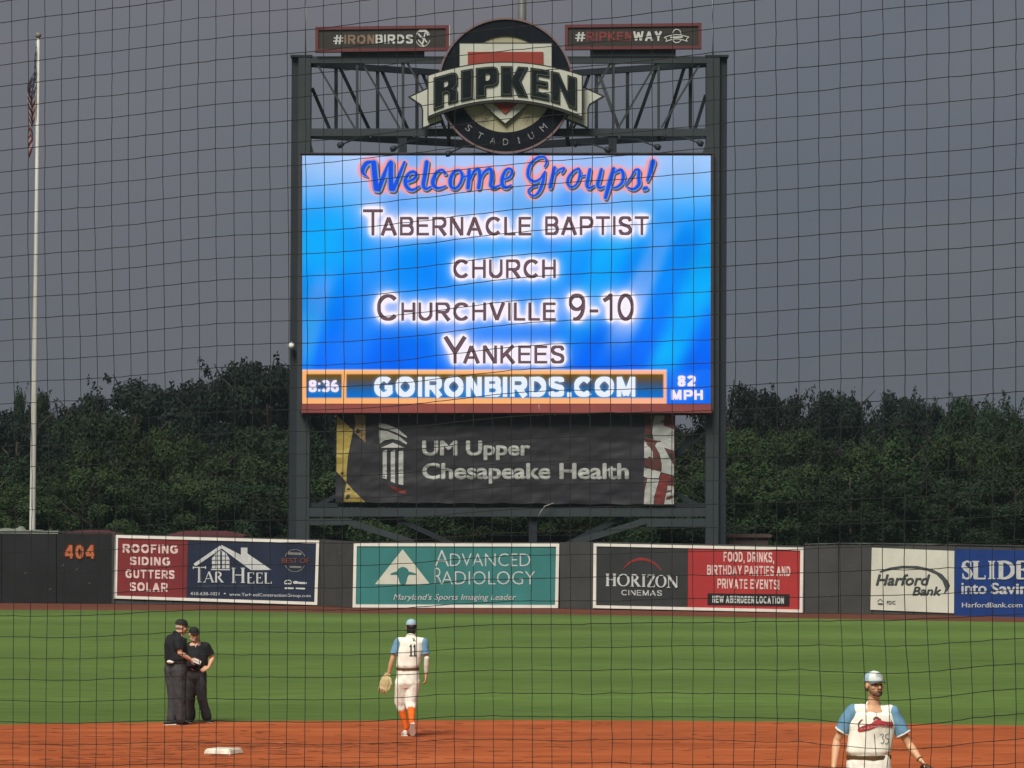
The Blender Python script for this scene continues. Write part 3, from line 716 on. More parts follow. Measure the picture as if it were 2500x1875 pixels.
tag(o, 'limp red, white and navy striped flag hanging along the flagpole', 'flag')
# ------------------------------------------------------------------ scoreboard structure
YS = 160.0; PS = front(YS); K_ = YS/FPX                       # metres per photo pixel there
M_steel = mat('steel_dark', (.024, .032, .036), rough=.55, var=.14, scale=.8, spec=.4)
M_steel2 = mat('steel_darker', (.013, .018, .024), rough=.6, var=.14, scale=.8)
M_mast = mat('steel_mast', (.10, .105, .10), rough=.5)
fr = root('scoreboard_frame', W(1243, 1310, YS)*1.0, 'tall dark steel scoreboard frame with two posts and an open truss across the top', 'scoreboard frame')
fr.location.z = 0; ORG[fr.name] = Vector(fr.location)
def post(xt0, xt1, xb0, xb1, side):
    """square column with a flange seam; xt at row 139, xb at row 1310"""
    top = W(0, 139, YS).z
    def pr(nm, f0, f1, y0, y1, m):
        V = []
        for z, x0, x1 in ((0, xb0, xb1), (top, xt0, xt1)):
            X0 = (x0+(x1-x0)*f0-1250)*K_; X1 = (x0+(x1-x0)*f1-1250)*K_
            V += [(X0, y0, z), (X1, y0, z), (X1, y1, z), (X0, y1, z)]
        add(nm, V, [(0, 3, 2, 1), (4, 5, 6, 7), (0, 1, 5, 4), (1, 2, 6, 5), (2, 3, 7, 6), (3, 0, 4, 7)], m, fr)
    if side < 0:
        pr('post_flange', 0, .36, YS+.18, YS+.9, M_steel2); pr('post', .37, 1, YS-.02, YS+.9, M_steel)
    else:
        pr('post', 0, .63, YS-.02, YS+.9, M_steel); pr('post_flange', .64, 1, YS+.18, YS+.9, M_steel2)
post(711.5, 758.5, 703.5, 754.5, -1); post(1725, 1776, 1722.5, 1772, 1)
for x0, x1 in ((690, 768), (1708, 1786)): rect('base_plate', x0, 1400, x1, 1466, PS, .3, M_steel2, fr, depth=1.4)
def hb(nm, x0, x1, y0, y1, off, d, m): rect(nm, x0, y0, x1, y1, PS, off, m, fr, depth=d)
hb('top_chord', 758.6, 1724.9, 137.5, 154, 0.0, .28, M_steel)
hb('bottom_chord', 758.6, 1724.9, 313.5, 332, 0.0, .28, M_steel)
hb('cap_plate', 709, 762, 134, 138.8, .05, 1.05, M_steel2); hb('cap_plate', 1722, 1779, 134, 138.8, .05, 1.05, M_steel2)
ft = lambda x, y, dy=.12: W(x, y, YS+dy)
def stick(nm, a, b, wpx, m=M_steel, d=.14): bar(nm, a, b, wpx*K_, d, m, fr)
for x in (872, 984, 1096, 1386, 1497.5, 1608): stick('truss_vertical', ft(x, 154), ft(x, 313.5), 6.5)
for a, b in (((774, 156), (866, 313)), ((885, 155), (976, 313)), ((994, 153), (1087, 313)), ((1711, 153), (1615, 311)), ((1602, 154), (1509, 313)), ((1493, 150), (1400, 313))):
    stick('truss_diagonal', ft(*a, .14), ft(*b, .14), 5, d=.1)
# rear chords run back to an apex behind the sign (triangular truss in plan)
def rear(x, top):                     # depth of the rear truss plane at photo column x
    t = 1-abs(x-1243)/483; Yr = YS+.9+5.2*max(0, t)
    return W(x, (HOR-((HOR-(150 if top else 324))*YS/Yr)), Yr)
for top in (True, False):
    for x0, x1 in ((760, 1000), (1000, 1243), (1243, 1486), (1486, 1724)):
        a, b = rear(x0, top), rear(x1, top); stick('rear_chord', a, b, 15 if top else 18, M_steel2, .25)
for x in (820.5, 922, 1018, 1456, 1532, 1685.5): stick('rear_vertical', rear(x, True), rear(x, False), 8.5, M_steel2, .16)
for x0, x1 in ((735, 812), (828, 912), (930, 1008), (1672, 1618), (1603, 1541), (1758, 1692), (1460, 1521), (1030, 1100), (1440, 1380)):
    a = rear(min(max(x0, 762), 1722), True); b = rear(x1, False)
    if x0 == 735: a = W(762, 215, YS+1.1)
    if x0 == 1758: a = W(1723, 232, YS+1.1)
    stick('rear_diagonal', a, b, 8.5, M_steel2, .14)
for x in (872, 984, 1096, 1243, 1386, 1497, 1608):          # ties between front and rear chords
    stick('tie', ft(x, 145), rear(x, True), 6, M_steel2, .1); stick('tie', ft(x, 323), rear(x, False), 6, M_steel2, .1)
hb('hanger', 973, 993, 332, 384, -.05, .3, M_steel2); hb('hanger', 1486, 1505.5, 332, 384, -.05, .3, M_steel2)
poly('gusset', [[(758, 345), (766, 372), (778, 388), (758, 388)]], PS, -.1, M_steel, fr, depth=.2)
poly('gusset', [[(1725, 345), (1717, 368), (1706, 384), (1725, 384)]], PS, -.1, M_steel, fr, depth=.2)
tube('mast', [W(1274.5, 240, YS+1.5), W(1274.5, -60, YS+1.5)], .17, M_mast, fr, seg=14)
for x, y0 in ((746, 15), (1740, -10)):
    tube('lightning_rod', [W(x, 136, YS+.4), W(x, y0, YS+.4)], [.03, .012], mat('rod_pale', (.35, .36, .36), rough=.4), fr, seg=6)
# lower frame: sills, knee braces
hb('sill_beam', 754.8, 1722.4, 1240, 1261, .02, .3, M_steel); hb('sill_beam', 754.8, 1722.4, 1228, 1238.5, -.1, .3, M_steel2)
hb('rung_beam', 754.8, 860, 1266, 1282, -.02, .2, M_steel); hb('rung_beam', 1560, 1722.4, 1266, 1286, -.02, .2, M_steel)
stick('knee_brace', ft(845, 1272, 0), ft(1010, 1325, 0), 15, M_steel, .2); stick('knee_brace', ft(1575, 1272, 0), ft(1400, 1325, 0), 15, M_steel, .2)
stick('knee_brace', ft(960, 1262, .3), ft(1140, 1345, .3), 12, M_steel2, .2); stick('knee_brace', ft(1520, 1262, .3), ft(1350, 1345, .3), 12, M_steel2, .2)
hb('centre_post', 1291, 1311, 1262, 1461, -.2, .3, M_steel2)
stick('side_brace', ft(762, 1022, .5), ft(825, 1095, .5), 16, M_steel2, .2); stick('side_brace', ft(1716, 1045, .5), ft(1648, 1112, .5), 16, M_steel2, .2)
stick('side_brace', ft(1650, 1205, .5), ft(1715, 1240, .5), 10, M_steel2, .2); stick('side_brace', ft(822, 1210, .5), ft(762, 1240, .5), 10, M_steel2, .2)
# spare cable loop hanging from the sills
tube('cable', [W(*p, YS-.3) for p in ((1352, 1228), (1330, 1236), (1320, 1250), (1314, 1262))], .02, mat('cable_pale', (.25, .23, .22)), fr, seg=6)
tube('cable', [W(*p, YS-.5) for p in ((1315, 988), (1317, 998), (1321, 1006), (1328, 1011))], .02, mat('cable_pale', (.25, .23, .22)), fr, seg=6)

# ------------------------------------------------------------------ video screen
SX0, SX1, SY0, SY1 = 738, 1735, 380, 985.5
scn = root('video_screen', W(1236, 985, YS), 'bright blue video screen welcoming groups, mounted between the scoreboard posts', 'video screen')
scn.location.z = W(1236, 1015, YS).z; ORG[scn.name] = Vector(scn.location)
M_cab = mat('cabinet_dark', (.05, .042, .045), rough=.7, var=.2, scale=1)
rect('cabinet', SX0-2, SY0-3, SX1+2, SY1+28, PS, .25, M_cab, scn, depth=.62)
YD = YS-.26; PD = front(YD)
M_glow = mat('ledge_glow_red', (.15, .030, .024), rough=.75, var=.15, scale=1)  # added sloped ledge, coloured red to stand in for the screen's glow
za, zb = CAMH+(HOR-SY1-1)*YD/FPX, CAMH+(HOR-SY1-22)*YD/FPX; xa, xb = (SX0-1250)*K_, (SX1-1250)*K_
add('glow_ledge', [(xa, YD+.01, za), (xb, YD+.01, za), (xb, YD-.40, zb), (xa, YD-.40, zb), (xa, YD+.01, zb-.02), (xb, YD+.01, zb-.02), (xb, YD-.40, zb-.02), (xa, YD-.40, zb-.02)],
    [(3, 2, 1, 0), (4, 5, 6, 7), (7, 6, 2, 3), (0, 4, 7, 3), (1, 2, 6, 5), (0, 1, 5, 4)], M_glow, scn)
for (x0, x1) in ((SX0-6, SX0-2.5), (SX1+2.5, SX1+6)): rect('side_trim', x0, SY0-3, x1, SY1+20, PS, .27, M_cab, scn, depth=.5)
rect('top_trim', SX0-6, SY0-6, SX1+6, SY0-3.5, PS, .3, M_cab, scn, depth=.6)

LINES = {   # the words on the screen: (body, box, bold)
 'a': [('T', (886, 511, 935, 575), 0), ('ABERNACLE', (930, 529.5, 1297, 575), 0), ('BAPTIST', (1331, 528, 1584, 574), 0)],
 'b': [('CHURCH', (1107, 633.5, 1357, 679), 0)],
 'c': [('C', (921, 718.5, 971, 783), 0), ('HURCHVILLE', (980, 738.5, 1357, 783), 0), ('9-10', (1389, 717, 1547, 783), 0)],
 'd': [('Y', (1083, 822, 1139, 887.5), 0), ('ANKEES', (1131, 843.5, 1378, 887.5), 0)]}
BARTXT = [('GOIRONBIRDS.COM', (914, 920, 1551, 968.5), .215)]
TIME = [('8:36', (754, 928, 827, 957), .19)]
MPH = [('82', (1655, 917, 1697, 943), .21), ('MPH', (1639, 952, 1716, 976), .22)]
A_ = cz(870, 375, 11.06); B_ = cz(1050, 375, 10.055); C_ = cz(1260, 375, 12.29); D_ = cz(1420, 375, 11.06)
def S_(f, pts, w, sc_): return (f(pts), [v/sc_ for v in w] if isinstance(w, (list, tuple)) else w/sc_)
def scr2d(b, bx, w=0): return sans2d(b, bx, .145, gap=.19)
SCRIPT = [S_(A_, [(300, 630), (190, 540), (190, 400), (280, 270), (400, 230)], [40, 110, 150, 150, 100], 11.06),
 S_(A_, [(470, 260), (500, 600), (540, 960)], 200, 11.06), S_(A_, [(600, 980), (740, 620), (860, 270)], [170, 150, 60], 11.06),
 S_(A_, [(930, 260), (930, 600), (945, 960)], 185, 11.06), S_(A_, [(1000, 980), (1150, 620), (1300, 240)], [150, 130, 90], 11.06),
 S_(A_, [(1380, 770), (1560, 690), (1620, 560), (1520, 500), (1390, 580), (1320, 760), (1380, 930), (1520, 990), (1700, 890)], [90, 110, 110, 110, 120, 140, 130, 100, 60], 11.06),
 S_(A_, [(1900, 240), (1850, 600), (1810, 860), (1880, 960), (2020, 900)], [150, 150, 140, 110, 60], 11.06),
 S_(B_, [(370, 500), (300, 410), (170, 470), (80, 640), (80, 780), (200, 860), (390, 800)], [100, 80, 110, 130, 130, 90, 50], 10.055),
 S_(B_, [(700, 420), (580, 470), (500, 650), (520, 820), (630, 860), (740, 740), (790, 560), (740, 430)], [90, 110, 130, 110, 90, 90, 100, 90], 10.055),
 S_(B_, [(790, 600), (900, 560)], 60, 10.055),
 S_(B_, [(960, 430), (950, 640), (930, 850)], 130, 10.055), S_(B_, [(990, 640), (1070, 460), (1190, 400), (1220, 620), (1190, 850)], [60, 90, 110, 120, 120], 10.055),
 S_(B_, [(1240, 640), (1330, 460), (1480, 390), (1510, 600), (1490, 790), (1580, 840), (1720, 780)], [60, 90, 110, 120, 120, 90, 50], 10.055),
 S_(B_, [(1780, 650), (1940, 590), (2010, 450), (1950, 380), (1850, 430), (1770, 620), (1780, 790), (1880, 840), (1990, 780)], [70, 80, 90, 80, 100, 120, 120, 100, 50], 10.055),
 S_(C_, [(850, 400), (910, 270), (860, 130), (720, 110), (560, 190), (400, 380), (350, 640), (420, 790), (560, 850), (720, 770), (810, 640), (870, 540)], [60, 90, 90, 100, 110, 120, 130, 120, 110, 90, 90, 60], 12.29),
 S_(C_, [(860, 560), (800, 860), (700, 1130), (560, 1270), (420, 1240), (370, 1120), (480, 1010), (640, 970)], [70, 130, 120, 90, 80, 80, 70, 60], 12.29),
 S_(C_, [(1150, 430), (1090, 700), (1020, 1020)], [120, 150, 150], 12.29), S_(C_, [(1160, 640), (1280, 500), (1440, 450), (1370, 580)], [50, 80, 90, 90], 12.29),
 S_(C_, [(1880, 460), (1720, 540), (1570, 740), (1550, 920), (1650, 1020), (1790, 950), (1880, 780), (1910, 560), (1850, 460)], [90, 100, 120, 120, 90, 90, 100, 100, 90], 12.29),
 S_(C_, [(1920, 700), (2080, 660)], 60, 12.29),
 S_(D_, [(220, 440), (180, 650), (140, 850), (200, 940), (340, 870)], [110, 130, 130, 100, 50], 11.06),
 S_(D_, [(530, 440), (480, 650), (430, 850), (490, 940), (620, 890)], [110, 130, 130, 100, 50], 11.06),
 S_(D_, [(860, 420), (760, 760), (640, 1200)], [130, 160, 130], 11.06),
 S_(D_, [(880, 530), (1050, 450), (1120, 600), (1080, 800), (940, 920), (820, 930)], [60, 110, 120, 110, 90, 60], 11.06),
 S_(D_, [(1170, 860), (1330, 640), (1440, 460), (1540, 470), (1530, 640), (1540, 840), (1400, 970), (1240, 930)], [50, 70, 80, 110, 120, 130, 100, 70], 11.06),
 S_(D_, [(1920, 230), (1850, 500), (1770, 740)], [180, 150, 90], 11.06), S_(D_, [(1680, 960), (1740, 940)], 130, 11.06)]

# the picture the screen shows, one coloured cell per LED block
GW, GH = 500, 304
gx = np.linspace(SX0, SX1, GW+1); gy = np.linspace(SY0, SY1, GH+1); PXg, PYg = np.meshgrid(gx, gy)
def raster(tri_sets):
    m = np.zeros(PXg.shape)
    stx, sty = gx[1]-gx[0], gy[1]-gy[0]
    for V2, Fc in tri_sets:
        for f in Fc:
            pts = [V2[i] for i in f]
            for k in range(1, len(pts)-1):
                (ax, ay), (bx, by), (cx, cy) = pts[0][:2], pts[k][:2], pts[k+1][:2]
                i0 = max(0, int((min(ax, bx, cx)-SX0)/stx)); i1 = min(GW, int((max(ax, bx, cx)-SX0)/stx)+1)
                j0 = max(0, int((min(ay, by, cy)-SY0)/sty)); j1 = min(GH, int((max(ay, by, cy)-SY0)/sty)+1)
                if i1 < i0 or j1 < j0: continue
                X = PXg[j0:j1+1, i0:i1+1]; Y = PYg[j0:j1+1, i0:i1+1]
                d1 = (bx-ax)*(Y-ay)-(by-ay)*(X-ax); d2 = (cx-bx)*(Y-by)-(cy-by)*(X-bx); d3 = (ax-cx)*(Y-cy)-(ay-cy)*(X-cx)
                ins = ((d1 >= 0) & (d2 >= 0) & (d3 >= 0)) | ((d1 <= 0) & (d2 <= 0) & (d3 <= 0))
                m[j0:j1+1, i0:i1+1] = np.maximum(m[j0:j1+1, i0:i1+1], ins)
    return m
def blur(m, r, it=3):
    for _ in range(it):
        for ax in (0, 1):
            k = 2*r+1; p = np.pad(m, [(r, r) if a == ax else (0, 0) for a in (0, 1)], mode='edge')
            cs = np.cumsum(p, axis=ax); z = np.zeros_like(np.take(cs, [0], axis=ax)); cs = np.concatenate([z, cs], axis=ax)
            n_ = m.shape[ax]; m = (np.take(cs, range(k, k+n_), axis=ax)-np.take(cs, range(0, n_), axis=ax))/k
    return m
def sstep(x, a, b): t = np.clip((x-a)/(b-a), 0, 1); return t*t*(3-2*t)
rs = np.random.RandomState(5)
def vnoise(cx, cy, seed):
    r_ = np.random.RandomState(seed).rand(cy+3, cx+3)
    u = (PXg-SX0)/(SX1-SX0)*cx; v = (PYg-SY0)/(SY1-SY0)*cy; i = u.astype(int); j = v.astype(int); fu = u-i; fv = v-j; fu = fu*fu*(3-2*fu); fv = fv*fv*(3-2*fv)
    return (r_[j, i]*(1-fu)+r_[j, i+1]*fu)*(1-fv)+(r_[j+1, i]*(1-fu)+r_[j+1, i+1]*fu)*fv
U = (PXg-SX0)/(SX1-SX0); Vv = (PYg-SY0)/(903-SY0)
top_ = np.array([168, 205, 255.]); mid = np.array([0, 146, 255.]); low = np.array([0, 104, 248.])
t1 = sstep(Vv, .0, .42)[..., None]; t2 = sstep(Vv, .45, 1.0)[..., None]
img = (top_*(1-t1)+mid*t1)*(1-t2)+low*t2
cyan = np.array([0, 182, 255.])
def beam(c0, w, slope, col, k, img, v0=0, v1=1.0):
    d = (PXg-(c0-slope*(PYg-SY0)))/w
    a = (1-sstep(np.abs(d), .25, 1.1))*sstep(Vv, v0-.12, v0+.05)*(1-sstep(Vv, v1-.1, v1+.12))
    a = (a*k*.8*(.55+.8*vnoise(9, 6, int(c0))))[..., None]; return img*(1-np.clip(a, 0, 1))+np.array(col)*np.clip(a, 0, 1)
img = beam(820, 90, .22, cyan, .75, img, .3, .85); img = beam(1000, 60, .3, (60, 150, 255), .5, img)
img = beam(880, 42, .30, (150, 165, 250), .62, img, .6, .92); img = beam(1700, 46, .42, (140, 180, 255), .75, img, .35, .9)
img = beam(1840, 60, .42, cyan, .9, img, .3, 1); img = beam(1600, 60, .45, cyan, .6, img, .3, .85); img = beam(1450, 50, .5, (0, 120, 255), .6, img, .1, .6)
img = beam(1130, 70, .2, (0, 120, 255), .6, img, .4, 1); img = beam(800, 26, .1, (0, 170, 215), .5, img, .78, 1)
n1 = (vnoise(7, 5, 1)-.5)[..., None]; n2 = (vnoise(18, 12, 2)-.5)[..., None]
img = img*(1+.09*n1+.06*n2)+n1*np.array([30, 10, 0])
glow_r = np.clip((.45-np.abs(U-.5))*4, 0, 1)*(1-sstep(Vv, .16, .5)); img = img*(1-.25*glow_r[..., None])+np.array([205, 205, 255.])*.25*glow_r[..., None]
mt = raster([scr2d(*it) for v in LINES.values() for it in v])
m_in = sstep(blur(mt, 3, 3), .015, .24)[..., None]; m_mid = np.clip(blur(mt, 5, 3)*2.6, 0, .85)[..., None]; m_out = np.clip(blur(mt, 12, 3)*2.8, 0, .72)[..., None]
img = img*(1-m_out)+np.array([214, 208, 255.])*m_out
img = img*(1-m_mid)+np.array([236, 228, 255.])*m_mid; img = img*(1-m_in)+np.array([252, 244, 255.])*m_in
ms = raster([stroke2d(p, w) for p, w in SCRIPT])
s_out = np.clip(blur(ms, 7, 3)*1.3, 0, .7)[..., None]; img = img*(1-s_out)+np.array([222, 205, 255.])*s_out
s_in = sstep(blur(ms, 3, 3), .02, .26)[..., None]; img = img*(1-s_in)+np.array([255, 160, 165.])*s_in
# ticker bar
def rmask(x0, y0, x1, y1, s=1.6): return (np.clip((PXg-x0)/s+.5, 0, 1)*np.clip((x1-PXg)/s+.5, 0, 1)*np.clip((PYg-y0)/s+.5, 0, 1)*np.clip((y1-PYg)/s+.5, 0, 1))[..., None]
m = rmask(SX0-5, 902, 1628, 990, 3); og = np.array([255, 182, 118.])*(1-.0)+np.array([0, 0, 30.])*sstep(PXg, 1300, 1620)[..., None]
og = og+np.array([0, 25, 60.])*(1-sstep(PYg, 903, 908))[..., None]; img = img*(1-m)+og*m
ty = sstep(PYg, 913, 938)[..., None]
inner = np.array([112, 82, 22.])*(1-ty)+np.array([78, 78, 92.])*ty; t3 = sstep(PYg, 928, 968)[..., None]; inner = inner*(1-t3)+np.array([8, 112, 205.])*t3
for r4 in ((748, 913.5, 834, 971), (846, 913.5, 1619.5, 971)):
    m = rmask(*r4, 3); img = img*(1-m)+inner*m
mb = raster([sans2d(b, bx, w, gap=.14) for b, bx, w in BARTXT+TIME]); mg = np.clip(blur(mb, 2, 2)*.9, 0, .75)[..., None]; img = img*(1-mg)+np.array([150, 190, 240.])*mg
m = rmask(1632, 903, 1740, 990, 6); img = img*(1-.35*m)+np.array([60, 130, 255.])*.35*m
mp_ = raster([sans2d(b, bx, w) for b, bx, w in MPH]); mg = np.clip(blur(mp_, 2, 2), 0, .7)[..., None]; img = img*(1-mg)+np.array([130, 160, 255.])*mg
img = np.clip(img, 0, 255)/255
lin = np.where(img <= .04045, img/12.92, ((img+.055)/1.055)**2.4)
V = []; zz = CAMH+(HOR-PYg)*YD/FPX; xx = (PXg-1250)*YD/FPX
co = np.stack([xx-scn.location.x, np.full_like(xx, YD-scn.location.y), zz-scn.location.z], -1).reshape(-1, 3)
idx = np.arange((GW+1)*(GH+1)).reshape(GH+1, GW+1)
quads = np.stack([idx[1:, :-1], idx[1:, 1:], idx[:-1, 1:], idx[:-1, :-1]], -1).reshape(-1, 4)
me = bpy.data.meshes.new('display'); me.vertices.add(len(co)); me.vertices.foreach_set('co', co.ravel())
me.loops.add(quads.size); me.loops.foreach_set('vertex_index', quads.ravel().astype(np.int32))
me.polygons.add(len(quads)); me.polygons.foreach_set('loop_start', np.arange(0, quads.size, 4, dtype=np.int32))
me.update(calc_edges=True)
ca_ = me.color_attributes.new('picture', 'FLOAT_COLOR', 'POINT'); ca_.data.foreach_set('color', np.concatenate([lin.reshape(-1, 3), np.ones((len(co), 1))], 1).astype(np.float32).ravel())
M_led = bpy.data.materials.new('led_picture'); M_led.use_nodes = True; n = M_led.node_tree; n.nodes.clear()
at = n.nodes.new('ShaderNodeAttribute'); at.attribute_name = 'picture'; e = n.nodes.new('ShaderNodeEmission'); e.inputs[1].default_value = 1.0
oo = n.nodes.new('ShaderNodeOutputMaterial'); n.links.new(at.outputs['Color'], e.inputs[0]); n.links.new(e.outputs[0], oo.inputs[0])
me.materials.append(M_led); M_led.cycles.emission_sampling = 'NONE'
disp = bpy.data.objects.new('display', me); COL.objects.link(disp); disp.parent = scn; ORG[disp.name] = Vector(scn.location)
E_txt = emit('led_mauve', (112, 84, 92)); E_txt2 = emit('led_grey', (70, 62, 70)); E_w = emit('led_white', (236, 244, 255)); E_wp = emit('led_pinkwhite', (250, 236, 255))
def sgroup(name, items, off, m, parent, dw=0.0, gap=.19):
    V = []; Fc = []
    for bd, bx, w in items:
        v2, f2 = sans2d(bd, bx, w+dw, gap=gap); b = len(V); V += [PD.pt(v[0], v[1], off+v[2]*LAY) for v in v2]; Fc += [tuple(i+b for i in orient(v2, f)) for f in f2]
    return add(name, V, Fc, m, parent)
for v in LINES.values():
    for part_ in ([v[:2], v[2:]] if len(v) > 2 else [v]):
        q_ = [(bd, bx, .145 if bx[3]-bx[1] < 55 else .115) for bd, bx, _ in part_]
        sgroup('lettering', q_, .012, E_txt2, disp); sgroup('lettering_core', [(bd, (x[0]+1, x[1]+1.2, x[2]-1, x[3]-1.2), w) for bd, x, w in q_], .020, E_txt, disp, -.04)
sgroup('lettering', BARTXT, .012, E_w, disp, 0, .14); sgroup('lettering', TIME, .012, E_wp, disp, 0, .14)
for it_ in MPH: sgroup('lettering', [it_], .012, E_wp, disp)
def sh(st, dx, dy, k): return [([(x+dx, y+dy) for x, y in p], [v*k for v in w] if isinstance(w, list) else w*k) for p, w in st]
strokes('script_shadow', sh(SCRIPT, 3.0, 3.6, 1.12), PD, .010, emit('led_olive', (78, 92, 84)), disp)
strokes('script_edge', sh(SCRIPT, 0, 0, 1.12), PD, .10, emit('led_silver', (130, 150, 205)), disp)
strokes('script', sh(SCRIPT, .3, 0, .70), PD, .19, emit('led_royal', (22, 84, 228)), disp)

# ------------------------------------------------------------------ round stadium sign
YG = YS-.55; PG = front(YG); c = cz(980, 30, 4.254)
M_ring = mat('sign_ring', (.006, .0075, .012), spec=.1, rough=.8, var=.2); M_rim = mat('sign_rim', (.17, .11, .115), rough=.5, var=.12)
M_scr = mat('sign_cream', (.33, .31, .205), rough=.6, var=.12, scale=.8); M_scr2 = mat('sign_pale', (.44, .45, .39), rough=.6, var=.10, scale=.8)
M_sred = mat('sign_red', (.24, .035, .022), rough=.6, var=.12, scale=1); M_sblk = mat('sign_black', (.006, .010, .011), spec=.1, rough=.8, var=.25, scale=2)
M_olive = mat('sign_edge', (.020, .021, .018), rough=.5, var=.15); M_let = mat('sign_grey_letter', (.19, .19, .20), rough=.6)
sg = root('stadium_sign', W(1234.6, 209, YG), 'round black and cream stadium sign with an arched name ribbon across it', 'sign')
CX, CY = 1234.6, 209
poly('ring', [ellipse(CX, CY, 161, 161, 72), ellipse(CX, 205, 118, 118, 60)], PG, 0, M_ring, sg, depth=.45)
poly('rim', [ellipse(CX, CY, 166, 166, 72), ellipse(CX, CY, 161.3, 161.3, 72)], PG, .06, M_rim, sg, depth=.6)
poly('ball_disc', [ellipse(CX, 205, 119, 119, 60)], PG, -.06, M_scr, sg, depth=.2)
plate = c([(605, 325), (1558, 325), (1558, 750), (1078, 1155), (605, 750)])
poly('plate_shape', [plate], PG, .10, M_scr2, sg, depth=.09)
poly('plate_border', [c([(598, 318), (1565, 318), (1565, 755), (1078, 1165), (598, 755)]), plate], PG, .115, M_olive, sg, depth=.10)
poly('plate_inset', [c([(690, 415), (1472, 415), (1472, 735), (1078, 1058), (690, 735)])], PG, .16, M_sred, sg, depth=.05)
def arc_y(x, y0, sag, half=735.): return y0+sag*((x-1078)/half)**2
def ribbon(xa, xb, yt, st, yb, sb, n=24):
    top = [(xa+(xb-xa)*i/n, arc_y(xa+(xb-xa)*i/n, yt, st)) for i in range(n+1)]; bt = [(xb-(xb-xa)*i/n, arc_y(xb-(xb-xa)*i/n, yb, sb)) for i in range(n+1)]
    return top+bt
rib_o = ribbon(272, 1884, 524, 118, 944, 150); rib_i = ribbon(285, 1870, 537, 117, 916, 146)
tail_l = [(66, 878), (270, 782), (300, 800), (440, 1130), (212, 1214), (212, 1015), (196, 968)]
tail_r = [(2114, 872), (1888, 768), (1860, 800), (1700, 1112), (1946, 1212), (1946, 1005), (1962, 962)]
def inset(l, d):
    s = 1 if area2(l) > 0 else -1; out = []
    for i in range(len(l)):
        a, b, e = l[i-1], l[i], l[(i+1) % len(l)]
        d1 = (b[0]-a[0], b[1]-a[1]); d2 = (e[0]-b[0], e[1]-b[1]); l1 = math.hypot(*d1) or 1; l2 = math.hypot(*d2) or 1
        n1_ = (-d1[1]/l1*s, d1[0]/l1*s); n2_ = (-d2[1]/l2*s, d2[0]/l2*s); k = max(.35, 1+n1_[0]*n2_[0]+n1_[1]*n2_[1])
        out.append((b[0]+(n1_[0]+n2_[0])/k*d, b[1]+(n1_[1]+n2_[1])/k*d))
    return out
def strip(name, l, d0, d1, pl, off, m, parent):
    a = inset(l, d0); b = inset(l, d1); n_ = len(l); V = [pl.pt(*p, off) for p in a]+[pl.pt(*p, off) for p in b]
    al = a+b; Fc = [orient(al, (i, (i+1) % n_, n_+(i+1) % n_, n_+i)) for i in range(n_)]
    return V, Fc
for tl in (tail_l, tail_r):
    poly('ribbon_tail', [c(tl)], PG, .02, M_olive, sg, depth=.25); poly('tail_face', [c(inset(tl, 16))], PG, .03, M_scr2, sg)
poly('ribbon', [c(rib_o)], PG, .42, M_olive, sg, depth=.38); poly('ribbon_face', [c(rib_i)], PG, .435, M_scr2, sg)
GL = {'R': ([(0, 0), (.75, 0), (.93, .04), (1, .14), (1, .42), (.95, .5), (.86, .535), (.95, .57), (1, .66), (1, .98), (.6, .98), (.6, .66), (.55, .6), (.42, .6), (.42, 1), (0, 1)], [(.42, .2), (.55, .2), (.6, .25), (.6, .36), (.55, .41), (.42, .41)]),
 'I': ([(0, 0), (1, 0), (1, 1), (0, 1)], None), 'P': ([(0, 0), (.5, 0), (.78, 0), (.94, .06), (1, .18), (1, .5), (.93, .62), (.75, .68), (.45, .68), (.45, 1), (0, 1)], [(.42, .2), (.55, .2), (.62, .26), (.62, .41), (.55, .47), (.42, .47)]),
 'K': ([(0, 0), (.42, 0), (.42, .40), (.63, 0), (1, 0), (.74, .47), (1, 1), (.62, 1), (.42, .62), (.42, 1), (0, 1)], None),
 'E': ([(0, 0), (.5, 0), (1, 0), (1, .23), (.42, .23), (.42, .38), (.92, .38), (.92, .6), (.42, .6), (.42, .77), (1, .77), (1, 1), (.5, 1), (0, 1)], None),
 'N': ([(0, 0), (.33, 0), (.64, .52), (.64, 0), (1, 0), (1, 1), (.68, 1), (.36, .46), (.36, 1), (0, 1)], None)}
for ch, x0, x1 in (('R', 335, 588), ('I', 618, 742), ('P', 772, 1010), ('K', 1032, 1315), ('E', 1338, 1536), ('N', 1548, 1820)):
    def wp(l): return [(x0+(x1-x0)*u, arc_y(x0+(x1-x0)*u, 572, 118)*(1-v)+arc_y(x0+(x1-x0)*u, 876, 148)*v) for u, v in l]
    o_, h_ = GL[ch]; ol = wp(o_); lp = [c(ol)]+([c(wp(h_))] if h_ else [])
    lo_ = poly('letter', lp, PG, .50, M_sblk, sg, depth=.06)
    a = inset(ol, 11); b = inset(ol, 15); n_ = len(ol); al = c(a)+c(b)
    V = [PG.pt(*p, .51) for p in al]; Fc = [orient(al, (i, (i+1) % n_, n_+(i+1) % n_, n_+i)) for i in range(n_)]
    add('inline', V, Fc, mat('sign_inline', (.11, .115, .095), rough=.6), lo_)
for ch, a in zip('STADIUM', (-41, -27, -13, 0, 13.5, 27, 42)):
    t = math.radians(a); r_ = 137.5; x = CX+r_*math.sin(t); y = CY+r_*math.cos(t)
    v2, f2 = text2d(ch, (-6.5 if ch not in 'I' else -1.6, -8, 6.5 if ch not in 'I' else 1.6, 8) if ch != 'M' else (-7.5, -8, 7.5, 8), .0)
    ct, st_ = math.cos(-t), math.sin(-t); v2 = [(x+u*ct-v*st_, y+u*st_+v*ct) for u, v, _ in v2]
    add('letter', [PG.pt(u, v, .03) for u, v in v2], [orient(v2, f) for f in f2], M_let, sg)
M_st = mat('stitch_brown', (.10, .07, .045), rough=.7)
